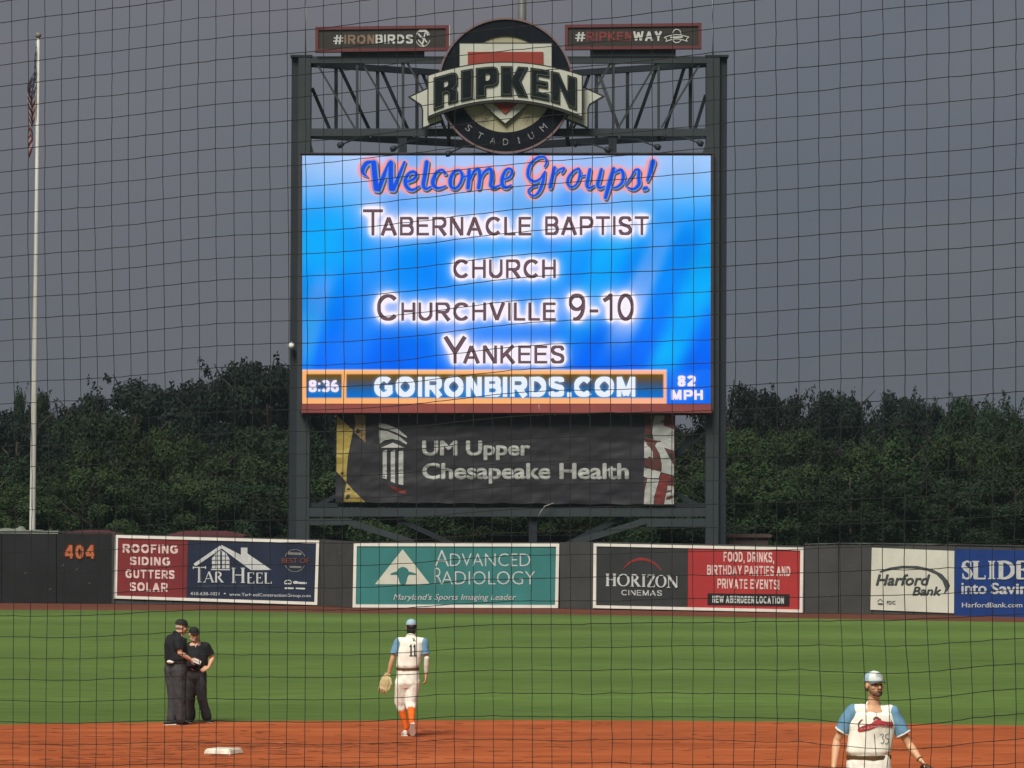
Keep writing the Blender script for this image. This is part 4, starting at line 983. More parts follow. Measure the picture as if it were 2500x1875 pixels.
st1 = [(c(p), 2.0) for p in ([(800, 1075), (835, 1090), (850, 1140)], [(838, 1040), (872, 1060), (885, 1110)], [(866, 1018), (905, 1035)], [(800, 1100), (905, 1040)],
                               [(1250, 1085), (1275, 1040), (1320, 1035)], [(1275, 1110), (1300, 1070), (1345, 1062)], [(1300, 1135), (1325, 1098), (1365, 1090)])]
strokes('stitching', st1, PG, .13, M_st, sg, smooth=False)

# ------------------------------------------------------------------ hashtag signs on the top chord
M_sf = mat('sign_frame_red', (.115, .032, .034), rough=.5, var=.12); M_sp = mat('sign_panel_dark', (.028, .025, .021), rough=.6, var=.12)
M_sw = mat('sign_text_white', (.46, .47, .45), rough=.6, var=.12); M_sb = mat('sign_text_brown', (.19, .125, .085), rough=.6); M_srd = mat('sign_text_red', (.17, .032, .028), rough=.6)
PH = front(YS-.1)
def hsign(quad, label, beam_, thick=7.4):
    TL, TR, BR, BL = quad; b = W((TL[0]+TR[0])/2, BL[1], YS-.1)
    r = root('hashtag_sign', b, label, 'sign', 'hashtag signs on top of the scoreboard')
    inn = inset([TL, TR, BR, BL], thick)
    poly('frame', [[TL, TR, BR, BL], inn], PH, .12, M_sf, r, depth=.32); poly('panel', [inn], PH, .06, M_sp, r, depth=.1)
    rect('mount', beam_[0], beam_[1], beam_[2], 137.3, PH, -.05, M_steel2, r, depth=.15)
    return r
r = hsign([(770, 66.5), (1096, 62), (1096, 124), (770, 128)], 'left hashtag sign, dull red frame, brown and white lettering with an oval mark', (832, 125.5, 1036))
c = cz(680, 20, 3.95)
sans('lettering', '#', (814, 86, 838, 108.5), PH, .075, M_sw, r, .13)
sans('lettering', 'IRON', (841, 85.5, 914, 107.5), PH, .075, M_sb, r, .20)
sans('lettering', 'BIRDS', (917, 85, 1008, 106.8), PH, .075, M_sw, r, .19)
strokes('oval_mark', [(ellipse(1032.5, 93, 17.5, 20.5, 20, .3, 5.9, False), 1.6), (c([(1350, 250), (1375, 280), (1400, 300), (1390, 340)]), 4), (c([(1365, 225), (1420, 225), (1440, 260)]), 4),
                       (c([(1350, 310), (1385, 350), (1400, 370)]), 3), (c([(1415, 240), (1405, 290), (1430, 330)]), 3)], PH, .075, M_sw, r)
rect('lit_edge', 1096.6, 62.5, 1098.6, 113, PH, .125, mat('lit_edge_pale', (.42, .40, .38)), r, depth=.3)  # lit side edge of the sign, its brightness put into a pale strip
r = hsign([(1379, 61), (1712.5, 56.5), (1712.5, 119.5), (1379, 122)], 'right hashtag sign, dull red frame, dark red and white lettering with a winged mark', (1441, 120.5, 1650))
sans('lettering', '#', (1404, 79, 1429, 101.5), PH, .075, M_sw, r, .13)
sans('lettering', 'RIPKEN', (1432, 78, 1543, 100.5), PH, .075, M_srd, r, .20)
sans('lettering', 'WAY', (1546, 77, 1616, 100.5), PH, .075, M_sw, r, .19)
c = cz(1200, 20, 3.687)
strokes('winged_mark', [(c([(1555, 265), (1600, 250), (1665, 240), (1730, 250), (1775, 262)]), 2), (c([(1570, 300), (1620, 285), (1665, 278), (1715, 285), (1760, 300)]), 2),
                        (c([(1555, 265), (1575, 280), (1570, 300)]), 2), (c([(1775, 262), (1755, 280), (1760, 300)]), 2), (c([(1625, 240), (1640, 205), (1665, 192), (1695, 205), (1705, 240)]), 2),
                        (c([(1625, 285), (1645, 305), (1665, 312), (1690, 305), (1708, 285)]), 2), (c([(1615, 265), (1715, 262)]), 4)], PH, .075, M_sw, r, step=.002)

# ------------------------------------------------------------------ small lamps on arms under the truss
labs = ['small lamp on a long arm, leftmost of all under the truss', 'small lamp on an arm, second from the left under the truss',
        'small lamp on an arm tucked under the left side of the round sign', 'small lamp on an arm just right of the round sign, innermost on the right',
        'small lamp on an arm, second from the right under the truss', 'small lamp on a long arm beside the right scoreboard post']
for (a, b), lb in zip((((905, 338), (833, 353)), ((1040, 342), (962, 362)), ((1168, 356), (1096, 374)), ((1405, 352), (1482, 365)), ((1512, 340), (1604, 358)), ((1622, 334), (1708, 349))), labs):
    p, q_ = W(*a, YS-.1), W(*b, YS-2.2)
    r = root('sign_lamp', p, lb, 'lamp', 'sign lamps on arms under the truss')
    tube('arm', [p, p.lerp(q_, .5)+Vector((0, 0, .12)), q_], .035, M_steel2, r, seg=6)
    s = 1 if b[0] > a[0] else -1
    tube('lamp_head', [q_+Vector((-.10*s, 0, .05)), q_+Vector((.03*s, 0, -.02)), q_+Vector((.14*s, 0, -.07))], [.07, .13, .09], M_steel2, r, seg=10)
    tube('bracket', [p+Vector((0, 0, .15)), p-Vector((0, 0, .12))], .05, M_steel2, r, seg=6)
# camera dome
p = W(711, 852, YS-.1)
r = root('security_camera', p, 'small white camera housing fixed to the left scoreboard post', 'camera')
bm = bmesh.new(); bmesh.ops.create_uvsphere(bm, u_segments=14, v_segments=10, radius=.13)
for v in bm.verts:
    if v.co.z < 0: v.co.z *= .9
    else: v.co.z *= 1.15
me = bpy.data.meshes.new('housing'); bm.to_mesh(me); bm.free(); me.materials.append(mat('plastic_white', (.62, .62, .60), rough=.4)); me.polygons.foreach_set('use_smooth', [True]*len(me.polygons))
o = bpy.data.objects.new('housing', me); COL.objects.link(o); o.parent = r; o.location = (0, 0, .12)
bar('bracket', p+Vector((0, 0, -.1)), p+Vector((.12, .15, -.1)), .08, .08, M_steel2, r, up=Vector((0, 0, 1)))

# ------------------------------------------------------------------ banner under the screen
YB = YS-.12; PB = front(YB); c = cz(680, 980, 3.814); c2 = cz(1220, 980, 3.814)
bn = root('health_banner', W(1234, 1230, YB), 'dark wrinkled vinyl banner with a columned building emblem hanging under the video screen', 'banner')
M_ban = mat('banner_vinyl', (.021, .020, .025), rough=.6, var=.16, scale=.8, bump=.2, bscale=1.3, stretch=(1, 1, 2.5))
M_yel = mat('banner_yellow', (.30, .23, .055), rough=.55, var=.15, scale=.9); M_tan = mat('banner_tan', (.22, .15, .075), rough=.55, var=.15)
M_bw = mat('banner_white', (.33, .34, .32), rough=.55, var=.12, scale=1.2); M_br = mat('banner_maroon', (.085, .03, .027), rough=.55, var=.25, scale=.6); M_brd = mat('banner_red', (.14, .025, .022), rough=.55, var=.2)
def wr_(x, y): return .05*noise.noise(Vector((x*.012, y*.03, 1)))+.028*noise.noise(Vector((x*.035, y*.07+x*.02, 5)))+.02*noise.noise(Vector((x*.01, y*.16, 9)))
def bpt(x, y, off=0): return PB.pt(x, y, off+wr_(x, y))
nx, ny = 110, 34; V = []; F_ = []
for j in range(ny+1):
    for i in range(nx+1):
        u, v = i/nx, j/ny; x = (821+(1649-821)*u)*(1-v)+(819+(1644-819)*u)*v; y = (1011+(1014-1011)*u)*(1-v)+(1226+(1232-1226)*u)*v
        if j == ny: y += 1.2*math.sin(i*.55)
        V.append(bpt(x, y))
for j in range(ny):
    for i in range(nx): b = j*(nx+1)+i; F_.append((b+nx+1, b+nx+2, b+1, b))
add('vinyl_sheet', V, F_, M_ban, bn, smooth=True)
def draped(name, V2, Fc, m, off=.012):
    """print laid over the wrinkled sheet: cut finely so that it follows the folds"""
    bm = bmesh.new(); vs = [bm.verts.new((v[0], v[1], (v[2] if len(v) > 2 else 0)*.002)) for v in V2]
    for f in Fc:
        try: bm.faces.new([vs[i] for i in f])
        except ValueError: pass
    for it in range(4):
        long_ = [e for e in bm.edges if e.calc_length() > 9]
        if not long_: break
        bmesh.ops.subdivide_edges(bm, edges=long_, cuts=1)
    bmesh.ops.triangulate(bm, faces=bm.faces); bm.verts.index_update()
    V2b = [(v.co.x, v.co.y) for v in bm.verts]; LZ = [v.co.z for v in bm.verts]; Fb = [orient(V2b, tuple(v.index for v in f.verts)) for f in bm.faces]; bm.free()
    return add(name, [bpt(x, y, off+z) for (x, y), z in zip(V2b, LZ)], Fb, m, bn)
def dpoly(name, l, m, off=.012):
    t = tessellate_polygon([[Vector((x, y, 0)) for x, y in l]]); return draped(name, l, [tuple(a) for a in t], m, off)
dpoly('flag_print', c([(543, 130), (620, 200), (695, 270), (668, 400), (645, 530), (636, 640), (632, 752), (540, 652)]), M_yel)
dpoly('flag_print', c([(705, 120), (812, 120), (808, 384), (705, 288), (715, 200)]), M_tan)
dpoly('flag_print', c([(632, 755), (700, 832), (755, 885), (808, 936), (606, 934), (616, 850)]), M_yel)
dpoly('emblem', c([(935, 203), (1000, 210), (1110, 255), (1197, 328), (1197, 342), (1090, 287), (1000, 257), (935, 242)]), M_bw)
dpoly('emblem', c([(935, 268), (1010, 275), (1120, 322), (1197, 385), (1192, 402), (1130, 365), (1060, 350), (985, 362), (940, 397)]), M_bw)
dpoly('emblem', c([(955, 431), (1065, 384), (1176, 431)]), M_bw)
for l in ([(970, 465), (1008, 450), (1008, 727), (970, 713)], [(1045, 465), (1085, 450), (1085, 761), (1045, 745)], [(1118, 465), (1162, 450), (1162, 780), (1118, 770)]): dpoly('emblem', c(l), M_bw)
dpoly('emblem', c([(1030, 780), (1185, 828), (1185, 862), (1100, 845), (1060, 815)]), M_brd)
for body, bx in (('UM Upper', (1030.5, 1075.5, 1295, 1124)), ('Chesapeake Health', (1030.5, 1130, 1535.5, 1182))):
    v2, f2 = text2d(body, bx, .05); draped('lettering', v2, f2, M_bw)
dpoly('flag_print', c2([(1350, 130), (1632, 134), (1624, 956), (1340, 955), (1346, 700)]), M_br, .008)
dpoly('flag_print', c2([(1535, 131), (1632, 134), (1628, 255), (1528, 226)]), M_brd, .016)
dpoly('flag_print', c2([(1505, 668), (1600, 700), (1565, 785), (1530, 955), (1430, 955), (1460, 800)]), M_brd, .012)
for l in ([(1445, 130), (1535, 130), (1525, 225), (1622, 257), (1622, 460), (1530, 430), (1622, 600), (1622, 690), (1505, 660), (1510, 590), (1490, 490), (1445, 410), (1420, 290), (1430, 180)],
          [(1345, 358), (1380, 400), (1425, 470), (1425, 540), (1345, 525)], [(1342, 615), (1500, 655), (1480, 715), (1375, 713), (1342, 700)],
          [(1375, 722), (1485, 727), (1440, 880), (1430, 957), (1342, 957), (1350, 830)], [(1565, 785), (1620, 790), (1620, 957), (1530, 957)]):
    dpoly('flag_print', c2(l), M_bw, .02)
for x in (822, 866, 1000, 1130, 1312, 1355, 1437, 1520, 1645): rect('tie_strap', x-1.2, 1009, x+1.2, 1016, PB, .08, mat('strap_pale', (.4, .38, .36)), bn, depth=.03)
# ------------------------------------------------------------------ trees
def leaf_mat(name, c, trans=.25):
    m = bpy.data.materials.new(name); m.use_nodes = True; n = m.node_tree; P = n.nodes['Principled BSDF']; K = n.links.new
    tc = n.nodes.new('ShaderNodeTexCoord'); z = n.nodes.new('ShaderNodeTexNoise'); z.inputs['Scale'].default_value = 1.1; z.inputs['Detail'].default_value = 5
    K(tc.outputs['Object'], z.inputs['Vector'])
    oi = n.nodes.new('ShaderNodeObjectInfo'); r = n.nodes.new('ShaderNodeValToRGB'); e = r.color_ramp.elements
    e[0].position = .28; e[0].color = tuple(v*.75 for v in c)+(1,); e[1].position = .75; e[1].color = (c[0]*1.3, c[1]*1.25, c[2]*1.1, 1)
    K(z.outputs['Fac'], r.inputs[0])
    h = n.nodes.new('ShaderNodeHueSaturation'); mr = n.nodes.new('ShaderNodeMapRange'); mr.inputs[3].default_value = .475; mr.inputs[4].default_value = .52; K(oi.outputs['Random'], mr.inputs[0])
    mr2 = n.nodes.new('ShaderNodeMapRange'); mr2.inputs[3].default_value = .62; mr2.inputs[4].default_value = 1.45; K(oi.outputs['Random'], mr2.inputs[0])
    K(mr.outputs[0], h.inputs['Hue']); K(mr2.outputs[0], h.inputs['Value']); K(r.outputs[0], h.inputs['Color']); K(h.outputs[0], P.inputs['Base Color'])
    P.inputs['Roughness'].default_value = .7; P.inputs['Specular IOR Level'].default_value = .15
    return m
M_leaf = [leaf_mat('foliage_mid', (.0105, .0215, .0098)), leaf_mat('foliage_dark', (.0062, .0125, .0090)), leaf_mat('foliage_light', (.0195, .0370, .0120))]
M_bark = mat('bark', (.045, .035, .028), rough=.9, var=.3, scale=6)
def crown_data(seed, shape, nl=11000):
    """unit crown: z 0..1, radius about .5; leaves gathered in clumps that follow limbs"""
    R = np.random.RandomState(seed); P = []; Nn = []
    def prof(z):
        if shape == 'cone': return .50*(1-z)**.62*(.75+.25*math.sin(z*9+seed))+.03
        if shape == 'tall': return .40*math.sqrt(max(0, 1-((z-.42)/.60)**2))+.02
        return .5*math.sqrt(max(0, 1-((z-.42)/.60)**2))+.02
    ncl = 62 if shape != 'cone' else 60
    for k in range(ncl):
        z = R.rand()**.85*.98; a = R.rand()*6.283; pr = prof(z)*(1+.22*math.sin(a*3+seed)+.16*math.sin(z*14+a*2+seed*2)); q = pr*math.sqrt(R.rand()*.7+.3)
        cr = (.060+.085*R.rand())*(1.15-.45*z); m_ = int(nl/ncl*(cr/.105)**2)
        d = R.randn(m_, 3); d /= np.linalg.norm(d, axis=1)[:, None]; rr = cr*(.45+.75*R.rand(m_)**.6)
        pts = d*rr[:, None]*np.array([1.1, 1.1, .85])+np.array([q*math.cos(a), q*math.sin(a), z]); P.append(pts); Nn.append(d+.35*np.array([math.cos(a), math.sin(a), .6]))
    # stray shoots at the rim, so that the outline is ragged
    for k in range(60):
        z = R.rand()*.95+.05; a = R.rand()*6.283; q = prof(min(z, .98))*(.95+.2*R.rand()); L_ = .05+.09*R.rand(); m_ = 26
        t = R.rand(m_, 1); dirv = np.array([math.cos(a)*.6, math.sin(a)*.6, .9]); P.append(np.array([q*math.cos(a), q*math.sin(a), z])+dirv*t*L_+R.randn(m_, 3)*.010); Nn.append(R.randn(m_, 3)*.6+dirv)
    P = np.concatenate(P); Nn = np.concatenate(Nn); P[:, 2] = np.clip(P[:, 2], .0, None); n_ = len(P)
    s = (.007+.008*R.rand(n_))[:, None]
    nn = Nn/np.linalg.norm(Nn, axis=1)[:, None]+R.randn(n_, 3)*.42; nn /= np.linalg.norm(nn, axis=1)[:, None]
    u = np.cross(nn, R.randn(n_, 3)); u /= np.linalg.norm(u, axis=1)[:, None]; v = np.cross(nn, u)
    V = np.stack([P-u*s*1.3, P-v*s*.7, P+u*s*1.3, P+v*s*.7], 1).reshape(-1, 3)
    return V
def quadmesh(name, V, m):
    n_ = len(V)//4; me = bpy.data.meshes.new(name); me.vertices.add(len(V)); me.vertices.foreach_set('co', V.astype(np.float32).ravel())
    me.loops.add(len(V)); me.loops.foreach_set('vertex_index', np.arange(len(V), dtype=np.int32))
    me.polygons.add(n_); me.polygons.foreach_set('loop_start', np.arange(0, len(V), 4, dtype=np.int32)); me.update(calc_edges=True)
    me.materials.append(m); return me
CR = {}
for i, (sd_, shp) in enumerate(((11, 'round'), (12, 'round'), (13, 'round'), (14, 'tall'), (15, 'tall'), (16, 'cone'), (17, 'cone'))):
    Vc = crown_data(sd_, shp, 30000 if shp != 'cone' else 22000)
    for mi_, mm in enumerate(M_leaf): 
        if (shp == 'cone' and mi_ == 1): continue
        CR[(i, mi_)] = quadmesh('crown', Vc, mm)
def trunk_mesh(seed):
    R = random.Random(seed); V = []; F_ = []
    def addt(p, r):
        v, f = tubeVF(p, r, 7); b = len(V); V.extend(v); F_.extend([tuple(i+b for i in q) for q in f])
    addt([(0, 0, 0), (.01, .0, .3), (-.01, .01, .6), (0, 0, .92)], [.028, .020, .013, .003])
    for k in range(9):
        z = .25+.07*k; a = R.random()*6.28; l = .42*(1-z*.6)
        addt([(0, 0, z), (math.cos(a)*l*.5, math.sin(a)*l*.5, z+.09), (math.cos(a)*l, math.sin(a)*l, z+.2)], [.010, .006, .002])
    me = bpy.data.meshes.new('trunk'); me.from_pydata([tuple(v) for v in V], [], F_); me.materials.append(M_bark); me.update(); return me
TR = [trunk_mesh(s) for s in (1, 2, 3)]
def tree(px, ytop, Y, rad, kind, mi_, label, group=None, low=.12):
    top = W(px, ytop, Y); h = top.z+.05
    r = root('tree', (top.x, Y, -.05), label, 'tree', group)
    t = bpy.data.objects.new('trunk', random.choice(TR)); COL.objects.link(t); t.parent = r; t.scale = (h, h, h); t.rotation_euler.z = random.random()*6.28
    c_ = bpy.data.objects.new('crown', CR[(kind, mi_)] if (kind, mi_) in CR else CR[(kind, 0)]); COL.objects.link(c_); c_.parent = r
    zs = h*(1-low)/1.03; c_.location.z = h*low; c_.scale = (rad*2, rad*2, zs); c_.rotation_euler.z = random.random()*6.28
    return r
random.seed(21)
named = [  # px, top row, radius, crown, leaf, label
 (330, 922, 4.0, 0, 1, 'dark broad tree whose rounded crown tops the wood left of centre, right of the flagpole'),
 (418, 945, 3.2, 1, 1, 'dark tree with a drooping right edge beside the sky gap left of the scoreboard'),
 (517, 932, 2.0, 3, 1, 'narrow dark tree standing at the right edge of the sky gap'),
 (578, 896, 3.6, 1, 1, 'dark ragged tree just left of the two tallest ones beside the scoreboard'),
 (650, 884, 3.6, 2, 1, 'tall dark tree second from the left scoreboard post'),
 (700, 862, 3.6, 0, 1, 'tallest dark tree, its crown touching the left scoreboard post under the white camera'),
 (52, 962, 1.3, 5, 0, 'thin spiky tree top rising left of the flagpole'),
 (104, 966, 1.6, 6, 0, 'pointed tree top directly behind the flagpole'),
 (225, 974, 1.8, 5, 0, 'pointed tree with twin tips in the wood left of the broad dark crown'),
 (1783, 934, 3.0, 2, 1, 'dark tree against the right scoreboard post'),
 (1925, 960, 2.6, 1, 1, 'rounded dark tree with a light fringe, second hump right of the scoreboard'),
 (2045, 957, 2.4, 3, 1, 'dark tree whose pointed tip is third right of the scoreboard'),
 (2200, 962, 2.1, 4, 1, 'upright dark tree, left one of the pair before the sky notch on the right'),
 (2252, 976, 2.0, 3, 1, 'smaller dark tree, right one of the pair before the sky notch on the right'),
 (2352, 978, 2.2, 6, 0, 'pointed mid green tree right of the sky notch'),
 (2412, 976, 2.8, 1, 0, 'broad mid green tree near the right edge of the wood')]
for px, yt, rad, k, mi_, lb in named: tree(px, yt, 232+random.uniform(-3, 3), rad*1.05, k, mi_, lb, low=.08)
PLACES = [(-260, None), (-150, None), (-45, None), (40, 'over the grey tarpaulin at the left edge'), (135, 'just right of the flagpole'), (232, 'over the orange 404'), (330, 'over the red half of the roofing board'),
 (428, 'over the left eave of the roof drawing'), (525, 'over the chimney of the roof drawing'), (618, 'over the badge on the roofing board'), (700, 'behind the left scoreboard post'),
 (785, 'between the left scoreboard post and the dark banner'), (880, 'over the left corner of the radiology board'), (985, 'over the triangle emblem'), (1090, 'over the first radiology letters'), (1190, 'over the middle of the radiology lettering'),
 (1300, 'over the right end of the radiology board'), (1400, 'over the grey wall between teal and charcoal boards'), (1500, 'over the cinema name'), (1600, 'over the red end of the cinema board, inside the post'),
 (1690, 'between the dark banner and the right scoreboard post'), (1790, 'over the brown shed'), (1885, 'right of the brown shed'), (1985, 'over the right end of the cinema board'), (2085, 'over the bare grey wall panels'),
 (2185, 'over the start of the swoosh on the bank board'), (2285, 'over the end of the swoosh on the bank board'), (2380, 'over the start of the blue board'), (2475, 'at the right edge over the blue board'), (2580, None), (2690, None), (2800, None)]
def row(yfun, Y, rad, kinds, leaf, what, rowname, skip=(0, 0)):
    for px, ph in PLACES:
        if skip[0] < px < skip[1]: continue
        side = 'left' if px < 0 else 'right'
        lb = (what+' '+rowname+'-row tree '+ph) if ph else (what+' '+rowname+'-row tree beyond the '+side+' edge of the view')
        x = px+random.uniform(-22, 22)
        tree(x, yfun(px)+random.uniform(-24, 24), Y+random.uniform(-4, 4), rad*random.uniform(.85, 1.2), random.choice(kinds), random.choice(leaf), lb,
             rowname+' row of the wood behind the outfield wall' if ph else rowname+' row trees beyond the '+side+' edge', low=.05)
row(lambda x: 1012 if x < 440 else (1110 if x < 505 else (1025 if x < 1760 else (1012 if x < 2240 else (1065 if x < 2320 else 1035)))), 246, 3.2, (0, 1, 2), (1,), 'dark', 'back', (850, 1620))
row(lambda x: 1015 if x < 260 else (1060 if x < 520 else 1046), 214, 2.6, (0, 1, 5, 6, 3), (0, 0, 1), 'mid green', 'middle', (850, 1620))
row(lambda x: 1085+30*math.sin(x*.013), 196, 2.6, (0, 2, 5, 6), (2, 2, 0), 'bushy green', 'front')
row(lambda x: 1170+30*math.sin(x*.02), 182, 2.5, (0, 1, 2), (0, 2), 'low leafy', 'lowest')

# ------------------------------------------------------------------ people
def XZ(v): return (v.x, v.z)
class Geo:
    def __init__(s): s.V = []; s.F = []
    def put(s, V, F_): b = len(s.V); s.V += [Vector(v) for v in V]; s.F += [tuple(i+b for i in f) for f in F_]
    def loft(s, rings, n=22, e=2.3):
        V = []; F_ = []
        for (c, a, b) in rings:
            for k in range(n):
                t = 2*math.pi*k/n; ct, st = math.cos(t), math.sin(t)
                V.append(Vector(c)+a*(abs(ct)**(2/e)*(1 if ct > 0 else -1))+b*(abs(st)**(2/e)*(1 if st > 0 else -1)))
        for j in range(1, len(rings)):
            for k in range(n): x, y = (j-1)*n+k, (j-1)*n+(k+1) % n; F_.append((x, y, y+n, x+n))
        F_.append(tuple(reversed(range(n)))); m_ = (len(rings)-1)*n; F_.append(tuple(range(m_, m_+n)))
        s.put(V, F_)
    def ball(s, c, r, R=None):
        bm = bmesh.new(); bmesh.ops.create_uvsphere(bm, u_segments=14, v_segments=10, radius=1)
        rr = r if isinstance(r, (tuple, list)) else (r, r, r); V = []
        for v in bm.verts:
            q = Vector((v.co.x*rr[0], v.co.y*rr[1], v.co.z*rr[2])); V.append(Vector(c)+(R @ q if R else q))
        F_ = [tuple(x.index for x in f.verts) for f in bm.faces]; bm.free(); s.put(V, F_)
    def limb(s, pts, rads, balls=True):
        V, F_ = tubeVF(pts, rads, 14); s.put(V, F_)
        if balls:
            for p, r in zip(pts, rads): s.ball(p, r*.985)
def fuse(name, g, voxel, m, parent, it=3, folds=0, fscale=9, matfn=None, seed=0.):
    me = bpy.data.meshes.new(name); me.from_pydata([tuple(v) for v in g.V], [], g.F)
    bm = bmesh.new(); bm.from_mesh(me)
    bmesh.ops.recalc_face_normals(bm, faces=bm.faces); bm.to_mesh(me); bm.free()
    o = bpy.data.objects.new(name, me); COL.objects.link(o)
    md = o.modifiers.new('r', 'REMESH'); md.mode = 'VOXEL'; md.voxel_size = voxel
    if it: ms_ = o.modifiers.new('s', 'SMOOTH'); ms_.factor = .5; ms_.iterations = it
    dg = bpy.context.evaluated_depsgraph_get(); dg.update()
    m2 = bpy.data.meshes.new_from_object(o.evaluated_get(dg)); bpy.data.objects.remove(o); bpy.data.meshes.remove(me)
    m2.name = name
    if folds:
        nn = [v.normal.copy() for v in m2.vertices]
        for v, n_ in zip(m2.vertices, nn):
            p = v.co; q = Vector((p.x*fscale, p.y*fscale, p.z*fscale*.55+p.x*3+seed))
            f = abs(noise.noise(q))*1.3-.35+.5*noise.noise(q*2.3)
            v.co = p+n_*(f*folds)
    m2.materials.clear()
    for x in (m if isinstance(m, (list, tuple)) else [m]): m2.materials.append(x)
    m2.polygons.foreach_set('use_smooth', [True]*len(m2.polygons))
    if matfn: m2.polygons.foreach_set('material_index', [matfn(p.center) for p in m2.polygons])
    m2.update(); o = bpy.data.objects.new(name, m2); COL.objects.link(o); o.parent = parent; return o
def basis(f, up=Vector((0, 0, 1))):
    f = Vector(f).normalized(); r = f.cross(up).normalized(); u = r.cross(f).normalized(); return r, f, u
M_skin1 = mat('skin_tan', (.60, .34, .20), rough=.55, var=.12, scale=14); M_skin2 = mat('skin_fair', (.52, .30, .20), rough=.55, var=.12, scale=14)
M_hairg = mat('hair_grey', (.38, .34, .29), rough=.8, var=.25, scale=40); M_hairb = mat('hair_brown', (.13, .072, .040), rough=.85, var=.35, scale=60); M_hairk = mat('hair_black', (.012, .011, .010), rough=.7, var=.3, scale=50)
M_jer = mat('jersey_cream', (.80, .79, .69), rough=.8, var=.06, scale=6, bump=.10, bscale=45); M_slv = mat('sleeve_blue', (.13, .27, .40), rough=.8, var=.12, scale=8, bump=.10, bscale=45)
M_pan = mat('pants_cream', (.80, .79, .70), rough=.8, var=.07, scale=7, bump=.10, bscale=45)
M_black = mat('cloth_black', (.012, .013, .016), rough=.85, var=.25, scale=8, bump=.12, bscale=45); M_slk = mat('slacks_charcoal', (.045, .046, .05), rough=.85, var=.18, scale=8, bump=.12, bscale=45)
M_org = mat('sock_orange', (.72, .13, .012), rough=.85, var=.15, scale=20); M_shw = mat('shoe_white', (.68, .66, .60), rough=.5, var=.12, scale=12); M_shk = mat('shoe_black', (.015, .015, .014), rough=.4)
M_belt = mat('belt_brown', (.10, .05, .018), rough=.6, var=.3, scale=14); M_capb = mat('cap_black', (.014, .016, .013), rough=.8); M_capw = mat('cap_white', (.62, .65, .62), rough=.75, var=.06); M_capbl = mat('cap_blue', (.30, .44, .52), rough=.75, var=.08)
M_eye = mat('eye_dark', (.02, .015, .012), rough=.3); M_lip = mat('lip', (.33, .12, .09), rough=.5); M_slw = mat('compression_sleeve', (.66, .65, .58), rough=.7)
M_glt = mat('glove_tan', (.50, .42, .22), rough=.6, var=.22, scale=9, bump=.3, bscale=25); M_gld = mat('glove_brown', (.055, .028, .018), rough=.5, var=.3, scale=12, bump=.3, bscale=25)
M_red_s = mat('script_red', (.38, .04, .045), rough=.7, var=.15, scale=18); M_ink = mat('thread_dark', (.03, .035, .04), rough=.8)

def hand(g, w, d, n, thumb=1, k=1.0, curl=.5):
    d = Vector(d).normalized(); n = Vector(n); n = (n-d*n.dot(d)).normalized(); s = d.cross(n)*thumb
    g.loft([(w-d*.01, s*.026*k, n*.020*k), (w+d*.035*k, s*.036*k, n*.017*k), (w+d*.075*k, s*.042*k, n*.015*k), (w+d*.095*k, s*.040*k, n*.012*k)], 14, 2.6)
    for i, ln in enumerate((.068, .078, .073, .058)):
        b = w+d*.088*k+s*((.030-.0205*i)*k); a = curl*(.7+.15*i)
        d1 = (d*math.cos(a*.5)+n*math.sin(a*.5)); d2 = (d*math.cos(a*1.3)+n*math.sin(a*1.3)); d3 = (d*math.cos(a*2)+n*math.sin(a*2)); l = ln*k
        g.limb([b, b+d1*l*.45, b+d1*l*.45+d2*l*.32, b+d1*l*.45+d2*l*.32+d3*l*.23], [.0095*k, .009*k, .0082*k, .007*k])
    b = w+d*.025*k+s*.030*k; t1 = (d*.6+s*.7+n*.25).normalized(); t2 = (d*.9+s*.2+n*.35).normalized()
    g.limb([b, b+t1*.035*k, b+t1*.035*k+t2*.03*k, b+t1*.035*k+t2*.052*k], [.014*k, .0115*k, .010*k, .008*k])
def head(g, c, hf, k=1.0):
    r, f, u = basis(hf); R = Matrix((r, f, u)).transposed()
    g.ball(c+u*.028*k-f*.012*k, (.076*k, .094*k, .094*k), R); g.ball(c-u*.03*k+f*.022*k, (.062*k, .070*k, .082*k), R)
    g.ball(c-u*.088*k+f*.062*k, (.030*k, .026*k, .024*k), R)
    g.limb([c-u*.07*k-r*.048*k+f*.0*k, c-u*.092*k-r*.026*k+f*.045*k, c-u*.096*k+f*.066*k, c-u*.092*k+r*.026*k+f*.045*k, c-u*.07*k+r*.048*k], [.022*k]*5)
    g.limb([c+f*.082*k+u*.012*k, c+f*.100*k-u*.012*k, c+f*.106*k-u*.028*k], [.009*k, .011*k, .014*k])
    g.limb([c+f*.080*k+u*.026*k-r*.045*k, c+f*.088*k+u*.03*k, c+f*.080*k+u*.026*k+r*.045*k], [.009*k, .010*k, .009*k])
    g.limb([c+f*.084*k-u*.055*k-r*.018*k, c+f*.092*k-u*.053*k, c+f*.084*k-u*.055*k+r*.018*k], [.010*k]*3)
    for s in (-1, 1):
        g.ball(c+r*.078*k*s-f*.012*k-u*.004*k, (.010*k, .020*k, .031*k), R); g.ball(c+f*.055*k+r*.040*k*s-u*.022*k, .026*k)
